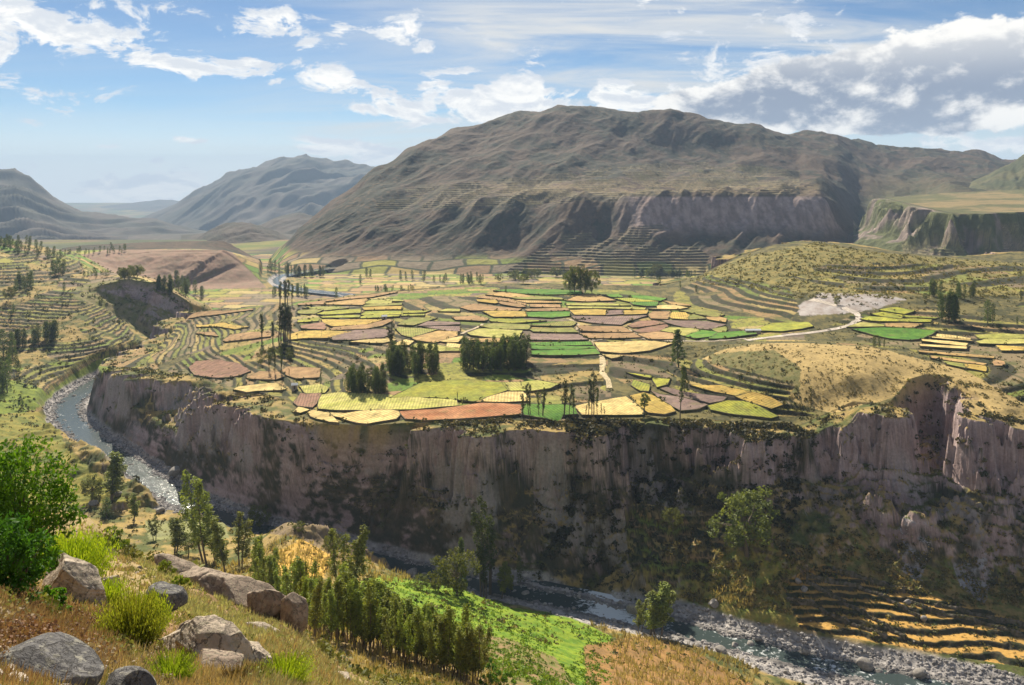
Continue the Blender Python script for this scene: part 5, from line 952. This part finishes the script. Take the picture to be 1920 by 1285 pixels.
# near bank and canyon floor
for kind, px, py, h, w, lab in [
    ('poplar', 195, 948, 92, 3.2, 'tall dark tree on the near river bank beside the grey boulders'), ('round', 174, 942, 52, .75, 'rounded lower tree left of the tall one on the near bank'), ('column', 199, 972, 40, 1.8, 'low dense dark tree in front of the tall one on the near bank'), ('poplar', 253, 980, 54, 2.4, 'dark pointed tree beside the river bend'),
    ('poplar', 293, 1014, 44, 2.4, 'small dark tree above the stony near slope'), ('poplar', 336, 1037, 70, 3.2, 'dense dark tree right of the river on the near slope'), ('round', 353, 1042, 40, .9, 'bushy companion below the dense dark tree'), ('poplar', 388, 1060, 184, 1.5, 'tallest dark poplar of the near slope, reaching over the river'), ('poplar', 410, 1052, 112, 1.7, 'poplar half hidden behind the tallest one'),
    ('poplar', 430, 1080, 118, 1.9, 'leaning poplar right of the tallest one'), ('poplar', 452, 1066, 100, 1.9, 'loose crowned poplar before the bare mound'), ('round', 486, 992, 46, .95, 'dark tree on the flank of the bare mound'), ('poplar', 662, 1112, 138, 1.8, 'tall rounded poplar behind the row, beside the golden plot'), ('poplar', 641, 1108, 112, 1.7, 'poplar at the corner of the golden plot'),
    ('round', 857, 1118, 88, 1.0, 'rounded dark tree at the top of the bright green slope'), ('conifer', 866, 1114, 104, .55, 'narrow dark spire rising behind the rounded tree'), ('slim', 904, 1118, 188, 1.0, 'tallest tufted eucalyptus against the shaded cliff'), ('slim', 921, 1116, 152, 1.2, 'second tallest eucalyptus against the shaded cliff'), ('slim', 912, 1122, 84, 1.8, 'young leafy eucalyptus at the feet of the tall pair'),
    ('poplar', 937, 1122, 66, 2.6, 'dense young tree at the top of the green slope, right of the tall pair'), ('poplar', 958, 1117, 52, 1.8, 'bushy young tree at the right end of the clump by the river'), ('column', 977, 1098, 54, 1.0, 'slender pointed tree at the foot of the shaded cliff'), ('broad', 1401, 1044, 132, 1.15, 'large wind shaped tree on the terraces under the cliff'),
    ('poplar', 1212, 1188, 108, 2.8, 'leafy tree on the near river bank, left stem of the clump'), ('poplar', 1230, 1190, 92, 2.8, 'leafy tree on the near river bank, right stem of the clump'), ('poplar', 1198, 1186, 70, 1.8, 'low leafy tree at the water edge of the clump')]:
    tree(kind, px, py, h, lab, None, w, rz=0 if kind == 'broad' else None)
for px, py, h, w, lab in [(788, 1106, 28, 1.2, 'round green bush left of the rounded dark tree'), (816, 1110, 26, 1.2, 'round green bush touching the rounded dark tree'), (690, 1098, 24, 1.1, 'low round bush at the left end of the green slope'), (620, 1042, 40, .7, 'bright green bush at the edge of the golden plot'), (634, 1030, 30, .8, 'small green bush above the golden plot'), (560, 1000, 20, 1.1, 'small round bush at the foot of the bare mound'), (1262, 1000, 44, .9, 'dark tree on the shaded terraces of the cliff foot')]:
    r = tree('round', px, py, h, lab, None, w, cat='bush'); r.name = 'bush'
# the row of poplars
k = 0
for i in range(84):
    t = i / 83; px = 556 + 338 * t + TRNG.uniform(-4, 4); py = 1180 + 102 * t ** 1.05 + TRNG.uniform(-10, 8); top = 1050 + 116 * t + TRNG.uniform(-10, 40) - 24 * (TRNG.random() < .12)
    tree('poplar', px, py, py - top, 'thin feathery poplar in the long close row on the near slope', 'row of poplars on the near slope', TRNG.uniform(1.1, 1.8))
for i in range(18):
    t = i / 17; tree('poplar', 472 + 96 * t + TRNG.uniform(-4, 4), 1120 + 50 * t + TRNG.uniform(-14, 4), TRNG.uniform(70, 118), 'olive poplar behind the rock ledge of the near slope', 'poplars behind the rock ledge', TRNG.uniform(1.1, 1.6))

# ------------------------------------------------------------------ boulders of the river
def rock_mat(name, c1, c2, sc=1.5, lich=(.30, .27, .18)):
    m = bpy.data.materials.new(name); m.use_nodes = True; t = NT(m.node_tree); co = t.n('ShaderNodeTexCoord').outputs['Object']
    n = t.noise(co, sc, 8, .68, .4); n2 = t.noise(co, sc * 5, 5, .7); vo = t.n('ShaderNodeTexVoronoi', feature='DISTANCE_TO_EDGE'); vo.inputs['Scale'].default_value = sc * 1.3; t.t.links.new(t.n('ShaderNodeVectorMath', operation='ADD', i_0=co, i_1=t.n('ShaderNodeCombineXYZ', i_0=n, i_1=n, i_2=n2).outputs[0]).outputs[0], vo.inputs['Vector'])
    crack = t.sm(vo.outputs['Distance'], .0, .045); c = t.mix(t.sm(n, .3, .7), c1, c2); c = t.mix(t.m('MULTIPLY', t.sm(n2, .50, .64), .75), c, lich); c = t.mix(crack, t.mix(.6, c, (.03, .026, .022)), c)
    h = t.m('ADD', t.m('ADD', n, t.m('MULTIPLY', n2, .35)), t.m('MULTIPLY', crack, .18)); b = t.n('ShaderNodeBump', i_Strength=.9, i_Distance=.16 / sc, i_Height=h)
    p = t.n('ShaderNodeBsdfPrincipled', i_Roughness=.85); t.t.links.new(c, p.inputs['Base Color']); t.t.links.new(b.outputs[0], p.inputs['Normal']); p.inputs['Specular IOR Level'].default_value = .3
    t.n('ShaderNodeOutputMaterial', i_0=p.outputs[0]); return m
M_BOULD = rock_mat('river_boulder', (.20, .18, .17), (.34, .31, .29), 2.0); M_PALE = rock_mat('pale_rock', (.33, .26, .19), (.56, .46, .36), 1.6); M_DARKR = rock_mat('dark_rock', (.06, .058, .06), (.15, .14, .14), 1.8, (.30, .28, .22)); M_BRNR = rock_mat('brown_rock', (.20, .145, .105), (.36, .27, .20), 1.6)
def rock_mesh(name, sub, seed, mat, scale, **kw):
    V, Fc = stone(sub, np.random.default_rng(seed), **kw); o = mesh_np(name, V * np.array(scale), Fc, mat, smooth=sub > 2); d = o.data; bpy.data.objects.remove(o); return d
BP = [rock_mesh('boulder', 3, 40 + i, M_BOULD, (1, .85, .7), cuts=10, rough=.12) for i in range(6)]
def boulder(px, py, rpx, label, group=None, z=None):
    p = hit(px, py); o = link('boulder', TRNG.choice(BP)); r = rpx * p.y / F; o.location = (p.x, p.y, p.z + r * .25); o.scale = (r, r, r * TRNG.uniform(.8, 1.1)); o.rotation_euler = (TRNG.uniform(-.3, .3), TRNG.uniform(-.3, .3), TRNG.uniform(0, 6.28)); tag(o, label, 'boulder', group)
for px, py, r, lab in [(1190, 1148, 19, 'largest grey boulder of the river, right of the white rapid'), (1338, 1136, 12, 'big rounded boulder on the far river bank'), (1352, 1224, 12, 'dark boulder on the near water edge'), (1378, 1216, 12, 'grey boulder standing in the shallow stream'), (1421, 1202, 9, 'boulder at the gravel edge of the far bank'), (1508, 1225, 10, 'dark squat boulder at the water line'), (1620, 1250, 18, 'big dark boulder in the stream towards the right'),
    (1728, 1268, 15, 'pale boulder on the far gravel bar'), (1496, 1091, 8, 'pale boulder at the head of the terrace walls'), (1508, 1108, 9, 'smaller grey boulder below the pale one at the terrace walls'), (1734, 1164, 8, 'round boulder lying on the golden bench'), (1700, 1132, 8, 'grey boulder at a wall end on the golden bench'), (985, 1118, 10, 'grey boulder at the top of the river gravel'), (222, 929, 9, 'dark grey boulder on the near river bank'), (176, 948, 9, 'grey slab by the rounded tree on the near bank'), (300, 962, 10, 'pale boulder pile at the near water edge'), (773, 1078, 16, 'grey rock knob at the upper end of the green slope'), (330, 890, 15, 'brown rock fallen at the foot of the left cliff')]: boulder(px, py, r, lab)
rp = [(float(x), float(y)) for x, y in RVS]
for i in range(150):
    q = TRNG.randrange(4, len(RVS) - 44); a, b = RVS[q], RVS[q + 1]; t = TRNG.random(); s = TRNG.gauss(0, 8); d = (b - a) / np.linalg.norm(b - a); x, y = a + (b - a) * t + np.array([-d[1], d[0]]) * s
    if y > 720 or y < 240: continue
    z = float(ground_z([x], [y])[0]); px, py = CX + F * x / y, HY - F * z / y
    if not -10 < px < 1930: continue
    o = link('boulder', TRNG.choice(BP)); r = TRNG.uniform(.5, 1.5) * TRNG.uniform(.7, 1.25); o.location = (x, y, max(z, WZ - .5) + r * .15); o.scale = (r, r, r * .85); o.rotation_euler = (0, 0, TRNG.uniform(0, 6.28)); tag(o, 'grey boulder among the many strewn along the river', 'boulder', 'boulders strewn along the river')

# ------------------------------------------------------------------ huts
def plain_mat(name, c, rough=.8):
    m = bpy.data.materials.new(name); m.use_nodes = True; t = NT(m.node_tree); co = t.n('ShaderNodeTexCoord').outputs['Object']; n = t.noise(co, 1.5, 5, .6)
    p = t.n('ShaderNodeBsdfPrincipled', i_Roughness=rough); t.t.links.new(t.mix(n, tuple(.75 * v for v in c), tuple(1.15 * v for v in c)), p.inputs['Base Color']); t.n('ShaderNodeOutputMaterial', i_0=p.outputs[0]); return m
M_ADOBE = plain_mat('adobe', (.45, .36, .27)); M_TIN = plain_mat('tin_roof', (.62, .63, .64), .45); M_DOOR = plain_mat('door_wood', (.10, .07, .045))
def boxv(x0, x1, y0, y1, z0, z1):
    V = np.array([(x, y, z) for z in (z0, z1) for x, y in ((x0, y0), (x1, y0), (x1, y1), (x0, y1))], float); return V, np.array([(0, 3, 2, 1), (4, 5, 6, 7), (0, 1, 5, 4), (1, 2, 6, 5), (2, 3, 7, 6), (3, 0, 4, 7)])
def hut(px, py, L, Wd_, H, rz, label, name='hut', roof=1.0):
    p = hit(px, py); r = empty(name, p + Vector((0, 0, .5)), 1, rz); tag(r, label, 'hut'); mesh_np('wall', *boxv(-L / 2, L / 2, -Wd_ / 2, Wd_ / 2, -1.2, H), M_ADOBE, smooth=False, parent=r)
    a, b, h = L / 2 + .25, Wd_ / 2 + .3, roof; V = np.array([(-a, -b, H + .02), (a, -b, H + .02), (a, b, H + .02), (-a, b, H + .02), (-a, 0, H + h), (a, 0, H + h)]); v2 = V + [0, 0, .10]
    mesh_np('roof', np.concatenate([V, v2])[[0, 1, 5, 4, 2, 3, 6, 7, 11, 10, 8, 9]], np.array([(6, 7, 8, 9), (10, 11, 9, 8), (0, 3, 2, 1), (4, 2, 3, 5)]), M_TIN, smooth=False, parent=r)
    mesh_np('door', *boxv(-.45, .45, -Wd_ / 2 - .05, -Wd_ / 2 - .004, -.1, min(1.85, H - .2)), M_DOOR, smooth=False, parent=r)
hut(553, 731, 3.0, 2.4, 2.0, .2, 'tiny adobe hut with a pale roof near the cliff edge')
hut(1412, 627, 9.0, 3.2, 1.6, .05, 'long low shed with a pale tin roof beside the dirt road', 'shed', .7)
hut(720, 601, 3.5, 2.8, 1.9, .3, 'small pale hut beside the sparse yellowish tree')
#==STAGE3C==
# ------------------------------------------------------------------ the near slope: rocks, shrubs, dry grass
def near_rock(name, px, D, seed, mat, scale, rot, label, sink=.25, sub=5, **kw):
    x, y = Wd(px, D); z = float(ground_z([x], [y])[0]); o = link(name, rock_mesh(name, sub, seed, mat, scale, **kw)); o.location = (x, y, z + scale[2] * (1.02 - 2 * sink)); o.rotation_euler = rot; tag(o, label, 'rock'); return o
ST = dict(cuts=22, rough=.11, lim=(.42, .80), freq=2.6, strata=.45)
near_rock('rock', 140, 27.5, 3, M_PALE, (1.72, 1.10, 0.99), (.1, .42, .1), 'big pale cracked slab between the leafy bush and the lime broom', .30, 6, **ST)
near_rock('rock', 309, 30, 8, M_DARKR, (0.72, 0.69, 0.69), (0, .2, .4), 'dark brown boulder sitting on the dry slope', .22, cuts=12, rough=.08, lim=(.6, .9))
near_rock('rock', 358, 21.5, 9, M_BRNR, (0.41, 0.36, 0.47), (.2, .1, 0), 'small upright dark stone above the jagged outcrop', .2, cuts=12, rough=.14, lim=(.5, .85))
near_rock('rock', 352, 52, 12, M_BRNR, (2.59, 1.75, 1.13), (.0, .38, .2), 'brown ledge at the upper end of the rocky crest', .42, **ST)
near_rock('rock', 408, 51, 13, M_BRNR, (2.94, 1.91, 1.30), (.1, .42, .1), 'broad brown ledge with a light top on the rocky crest', .35, **ST)
near_rock('rock', 462, 49, 14, M_BRNR, (2.76, 1.75, 1.30), (0, .4, .2), 'long brown ledge in the middle of the rocky crest', .33, **ST)
near_rock('rock', 508, 47.5, 15, M_BRNR, (1.99, 1.51, 1.30), (0, .3, .2), 'brown block near the lower end of the rocky crest', .25, **ST)
near_rock('rock', 549, 46.5, 16, M_BRNR, (0.86, 0.97, 1.38), (0, .12, .3), 'upright rounded block closing the rocky crest above the poplars', .18, cuts=10, rough=.12, lim=(.6, .9))
near_rock('rock', 352, 20.5, 21, M_PALE, (1.03, 0.83, 0.47), (.1, .22, .2), 'pale flat rock at the upper left of the jagged outcrop', .25, 6, **ST)
near_rock('rock', 402, 19.5, 22, M_PALE, (0.94, 0.83, 0.61), (0, .25, .3), 'jagged pale rock in the middle of the outcrop', .22, 6, **ST)
near_rock('rock', 462, 20.0, 23, M_PALE, (0.99, 0.69, 0.50), (.1, .32, .1), 'pale cracked rock at the lower right of the jagged outcrop', .3, 6, **ST)
near_rock('rock', 410, 17.2, 24, M_BRNR, (0.69, 0.55, 0.36), (.1, .25, .3), 'brown rock below the jagged outcrop', .3, **ST)
near_rock('rock', 62, 8.1, 31, M_DARKR, (.60, .50, .30), (.05, .08, .2), 'large smooth dark boulder in the bottom left corner', .50, 6, cuts=8, rough=.07, lim=(.65, .92), freq=1.2)
near_rock('rock', 158, 8.3, 32, M_DARKR, (.15, .14, .12), (0, .2, .2), 'small grey stone wedged between the two dark boulders', .35, cuts=8, rough=.07)
near_rock('rock', 236, 8.4, 33, M_DARKR, (.29, .27, .27), (.1, .1, .5), 'rounded dark boulder at the bottom edge of the photo', .48, 6, cuts=8, rough=.07, lim=(.65, .92), freq=1.2)
near_rock('rock', 604, 18.5, 34, M_PALE, (0.36, 0.28, 0.23), (0, .3, 0), 'small pale rock by the lowest lime broom', .2, **ST)
near_rock('rock', 492, 37, 35, M_PALE, (1.03, 0.55, 0.25), (0, .34, 0), 'thin pale slab lying below the rocky crest', .3, **ST)
near_rock('rock', 200, 33, 36, M_PALE, (0.58, 0.41, 0.58), (.1, .3, .4), 'pale stone block right of the lime broom', .25, **ST)
near_rock('rock', 168, 57, 37, M_PALE, (2.21, 0.97, 0.58), (0, .5, .2), 'pale outcrop at the top of the dry slope', .4, **ST)
near_rock('rock', 640, 50, 38, M_PALE, (1.10, 0.69, 0.28), (0, .3, .2), 'pale slab on the slope under the poplar row', .3, **ST)
def shrub(name, px, D, h, lobes, n, leaf, cols, label, cat='bush', seed=1, asp=.42, up=.35):
    """leafy shrub: lobes (dx, dy, z, r) in units of its height"""
    rng = np.random.default_rng(seed); x, y = Wd(px, D); z = float(ground_z([x], [y])[0]); r = empty(name, (x, y, z - .05)); tag(r, label, cat)
    P = []; tn = []; st = []
    for dx, dy, lz, lr in lobes:
        c = np.array([dx, dy, lz]) * h; m = int(n * lr ** 2 / sum(q[3] ** 2 for q in lobes)); k = 38; cc = c + in_ball(max(4, m // k), rng, .55) * lr * h * [1, 1, .9]
        q = np.repeat(cc, k, 0) + in_ball(len(cc) * k, rng, .1) * lr * h * .26; P.append(q); tn.append(np.repeat(rng.random(len(cc)), k) * .55 + .45 * rng.random(len(q)))
        for b in cc[::4]: st.append(tube([np.array([dx * .15 * h, dy * .15 * h, -.1]), (c * .55 + b * .1) * [1, 1, .9], b], [.030 * h ** .5, .018 * h ** .5, .004], 5))
    P = np.concatenate(P); V, Fc = leaf_quads(P, leaf, rng, asp, up); col = lerp3(A3(cols[0]), A3(cols[1]), np.concatenate(tn))
    mesh_np('foliage', V, Fc, M_LEAF, np.repeat(col, 4, 0), parent=r); mesh_np('stem', *join(st), M_BARK, parent=r); return r
GRN = ((.045, .15, .008), (.15, .33, .018))
shrub('leafy_bush', 38, 25, 3.9, [(-.35, 0, .62, .34), (.0, .05, .70, .33), (.18, -.05, .52, .26), (-.1, -.1, .36, .36), (-.5, .1, .4, .36), (.06, 0, .2, .2)], 15000, .075, GRN, 'tall bright green leafy bush at the left edge of the photo', seed=3)
shrub('leafy_bush', 25, 17.5, 1.75, [(-.2, 0, .62, .38), (.1, .05, .5, .32), (.0, 0, .25, .3), (-.55, 0, .45, .4)], 6500, .055, ((.03, .11, .012), (.09, .22, .018)), 'darker green leafy bush in front of the tall one at the left edge', seed=4)
shrub('leafy_bush', 98, 20.5, .75, [(0, 0, .5, .4), (.3, 0, .35, .3)], 1500, .045, GRN, 'small green leafy sprig below the pale cracked slab', seed=5)
shrub('leafy_bush', 930, 118, 3.2, [(0, 0, .5, .4), (.5, 0, .4, .35), (-.4, 0, .35, .3)], 1500, .16, GRN, 'bright green bush at the bottom edge right of the poplars', seed=6)
shrub('leafy_bush', 905, 140, 3.0, [(0, 0, .5, .4), (.5, 0, .4, .35)], 1200, .17, GRN, 'bright green bush beside the lower end of the poplar row', seed=7)
shrub('leafy_bush', 335, 41, .9, [(0, 0, .5, .4), (.3, 0, .4, .3)], 900, .06, ((.12, .17, .02), (.24, .28, .03)), 'small yellowish bush at the top of the rocky crest', seed=8)
shrub('leafy_bush', 312, 47, 1.0, [(0, 0, .5, .45)], 900, .06, ((.12, .17, .02), (.24, .28, .03)), 'round yellowish bush on the shoulder of the dry slope', seed=9)
shrub('leafy_bush', 205, 62, 2.0, [(0, 0, .5, .42), (.4, 0, .45, .3)], 1200, .10, ((.08, .13, .02), (.2, .24, .03)), 'olive bush where the dry slope drops to the river', seed=10)
def broom(px, D, h, w, n, label, seed=1, cols=((.20, .27, .012), (.40, .46, .03))):
    """feathery broom: hundreds of thin upright stems set with tiny leaves"""
    rng = np.random.default_rng(seed); x, y = Wd(px, D); z = float(ground_z([x], [y])[0]); r = empty('broom_shrub', (x, y, z - .05)); tag(r, label, 'bush')
    a = rng.uniform(0, 6.28, n); rr = np.sqrt(rng.random(n)); b0 = np.stack([np.cos(a) * rr * w * .30, np.sin(a) * rr * w * .30, np.zeros(n)], 1); hh = h * rng.uniform(.55, 1.05, n) * (1 - .35 * rr ** 2)
    tip = b0 + np.stack([np.cos(a) * rr * w * .38 + rng.normal(0, .05 * w, n), np.sin(a) * rr * w * .38 + rng.normal(0, .05 * w, n), hh], 1); mid = (b0 + tip) / 2 + np.stack([0 * a, 0 * a, hh * .06], 1) - .12 * (tip - b0) * [1, 1, 0]
    sd = np.stack([np.cos(a + 1.57), np.sin(a + 1.57), 0 * a], 1) * (.0034 + .00028 * D)
    V = np.stack([b0 - sd, b0 + sd, mid + sd, mid - sd, mid - sd, mid + sd, tip + sd * .3, tip - sd * .3], 1).reshape(-1, 3); col = lerp3(A3(cols[0]), A3(cols[1]), rng.random(n)); sc = np.repeat(col * .8, 8, 0)
    k = 9; t = rng.uniform(.3, 1.0, (n, k, 1)); Pq = ((1 - t) ** 2 * b0[:, None] + 2 * t * (1 - t) * mid[:, None] + t * t * tip[:, None]).reshape(-1, 3) + rng.normal(0, .012 * h, (n * k, 3)); v2, f2 = leaf_quads(Pq, .018 * h + .0006 * D, rng, .28, .75)
    mesh_np('stem', V, np.arange(len(V)).reshape(-1, 4), M_GRASS, sc, parent=r); mesh_np('foliage', v2, f2, M_GRASS, np.repeat(np.repeat(col, k, 0) * rng.uniform(.8, 1.25, (n * k, 1)), 4, 0), parent=r)
broom(135, 33, 2.3, 2.5, 950, 'largest lime green broom, behind the pale cracked slab', 2); broom(100, 34.5, 1.8, 1.6, 420, 'lime green broom squeezed between the leafy bush and the largest broom', 3)
broom(250, 19.5, 1.35, 1.3, 700, 'olive lime broom in the middle of the near slope', 4, ((.17, .21, .02), (.34, .36, .04))); broom(275, 23, 1.2, 1.1, 420, 'lime broom below the dark brown boulder', 5)
broom(535, 17.8, .62, .95, 520, 'low lime broom at the bottom edge beside the small pale rock', 6); broom(320, 13.5, .55, .7, 360, 'lime broom at the bottom edge right of the rounded dark boulder', 7, ((.14, .21, .012), (.30, .38, .03))); broom(205, 28, 1.0, 1.0, 300, 'small lime broom at the right end of the pale cracked slab', 8)
broom(480, 16, .42, .6, 240, 'dull green tuft left of the lowest lime broom', 9, ((.12, .14, .03), (.25, .25, .06))); broom(440, 15.2, .40, .7, 220, 'dry reddish broom below the jagged outcrop', 10, ((.14, .09, .04), (.27, .19, .08)))
def tufts(name, label, mask, k, h0, h1, cols, rng, bl=9, spread=.22, dens=(.6, -.6)):
    P, i = visible_points(mask, k, rng); P = P[fbm(P[:, 0] / 3.5 + h0 * 50, P[:, 1] / 3.5, 3) > rng.uniform(dens[1], dens[0], len(P))]; n = len(P); D = P[:, 1]
    B = np.repeat(P, bl, 0); m = len(B); d = np.repeat(D, bl); a = rng.uniform(0, 6.28, m); r = np.sqrt(rng.random(m)); h = rng.uniform(h0, h1, m) * (1 + .006 * d) * np.clip(d / 15, .45, 1); b0 = B + np.stack([np.cos(a) * r * spread * h, np.sin(a) * r * spread * h, -.03 + 0 * a], 1)
    tip = b0 + np.stack([np.cos(a) * r * h * .55 + rng.normal(0, .10, m) * h, np.sin(a) * r * h * .55 + rng.normal(0, .10, m) * h, h * rng.uniform(.75, 1, m)], 1); sd = np.stack([np.cos(a + 1.57), np.sin(a + 1.57), 0 * a], 1) * (.0025 + .00048 * d)[:, None]; mid = b0 * .5 + tip * .5 + np.stack([0 * a, 0 * a, h * .10], 1)
    V = np.stack([b0 - sd, b0 + sd, mid + sd * .8, mid - sd * .8, mid - sd * .8, mid + sd * .8, tip + sd * .15, tip - sd * .15], 1).reshape(-1, 3); c = lerp3(A3(cols[0]), A3(cols[1]), np.repeat(rng.random(n), bl) * .6 + .4 * rng.random(m))
    tag(mesh_np(name, V, np.arange(len(V)).reshape(-1, 4), M_GRASS, np.repeat(c, 8, 0)), label, None, None, 'stuff')
rng = np.random.default_rng(77); NEAR = (SY < 100) & (SY > 4.5)
tufts('dry_grass', 'straw coloured dry grass on the near slope', NEAR & (SPX < 820), 12000, .10, .26, ((.46, .38, .20), (.28, .21, .11)), rng, 9, .4, (.5, -.5))
tufts('dry_grass', 'olive herbs mixed through the dry grass', NEAR & (SPX < 820), 6000, .08, .22, ((.16, .18, .05), (.30, .29, .10)), rng, 10, .6, (.35, -.3))
tufts('dry_grass', 'grey green grass and herbs on the near slope', NEAR & (inz([(250, 1040), (420, 1060), (560, 1170), (760, 1250), (800, 1330), (480, 1330), (400, 1180), (300, 1130)])), 7000, .12, .28, ((.22, .22, .10), (.38, .35, .18)), rng)
tufts('dry_grass', 'rust brown dried weeds beside the dark boulders', NEAR & (SY < 26) & inz([(-50, 1120), (120, 1130), (215, 1150), (230, 1240), (150, 1290), (-50, 1290)]), 3000, .12, .28, ((.20, .11, .055), (.36, .25, .14)), rng, 10, .35, (.25, -.6))
tufts('dry_grass', 'rust brown dried weeds along the bottom of the slope', NEAR & (SY < 60) & inz([(380, 1240), (520, 1190), (640, 1260), (700, 1330), (300, 1330)]), 2200, .12, .28, ((.26, .15, .07), (.38, .27, .15)), rng, 9, .3, (.3, -.5))
tufts('dry_grass', 'pale grass on the slopes down to the river', (SY > 100) & (SY < 330) & (SRD > 2) & (SCL < .2) & (SPX < 1420) & ~inz([(660, 1092), (830, 1095), (1080, 1160), (1150, 1196), (1150, 1330), (980, 1330), (890, 1200), (760, 1150)]), 8000, .35, .8, ((.40, .31, .13), (.25, .20, .07)), rng, 6, .4)
rng2 = np.random.default_rng(5); P, _ = visible_points(NEAR & (SPX < 800), 900, rng2); pr = [stone(2, rng2, 6, .1) for _ in range(5)]; VV, FV, CV, o_ = [], [], [], 0
for q, p in enumerate(P):
    v, f = pr[q % 5]; r = rng2.uniform(.02, .11) * (1 + p[1] * .012); M = rots(1, rng2)[0]; VV.append(v @ M.T * r * [1, 1, .7] + p); FV.append(f + o_); o_ += len(v); CV.append(np.tile(A3((.36, .30, .24)) * rng2.uniform(.5, 1.3), (len(v), 1)))
tag(mesh_np('gravel', np.concatenate(VV), np.concatenate(FV), M_PEB, np.concatenate(CV), smooth=False), 'loose stones on the near slope', None, None, 'stuff')

NS = NEAR & (SPX < 850)
scrub('scrub', 'small olive bushes over the near slope', NS & (SY > 12), 620, .10, .34, ((.12, .14, .03), (.26, .27, .07)), rng, 150, .10, 5)
scrub('scrub', 'small grey brown dry bushes over the near slope', NS & (SY > 7), 520, .08, .30, ((.20, .14, .08), (.32, .26, .17)), rng, 150, .085, 4)
scrub('scrub', 'dense dry brown bushes between the leafy bush and the dark boulders', NEAR & inz([(-60, 1110), (110, 1130), (215, 1150), (220, 1235), (-60, 1250)]), 170, .12, .36, ((.17, .09, .045), (.32, .20, .10)), rng, 260, .055, 3)
scrub('scrub', 'green bushes down the steep lower slope', (SY > 60) & (SY < 240) & (SPX > 180) & (SPX < 1000) & ~inz([(660, 1092), (830, 1095), (1080, 1160), (980, 1330), (890, 1200), (760, 1150)]), 1500, .25, .95, ((.09, .11, .025), (.22, .23, .06)), rng, 40, .24, 9)

# ------------------------------------------------------------------ air
def haze():
    v = [(x, y, z) for x in (-12000, 12000) for y in (-420, 15600) for z in (-520, 330)]
    f = [(0, 1, 3, 2), (4, 6, 7, 5), (0, 4, 5, 1), (2, 3, 7, 6), (0, 2, 6, 4), (1, 5, 7, 3)]
    m = bpy.data.materials.new('valley_air'); m.use_nodes = True; t = NT(m.node_tree)
    p = t.n('ShaderNodeVolumePrincipled'); p.inputs['Color'].default_value = (.54, .73, 1.0, 1); p.inputs['Density'].default_value = 6.8e-5; p.inputs['Anisotropy'].default_value = 0.0
    t.n('ShaderNodeOutputMaterial', i_1=p.outputs[0])
    o = mesh_np('haze', np.array(v, float), np.array(f), m, smooth=False); tag(o, 'pale blue haze filling the valley', kind='stuff')
haze()
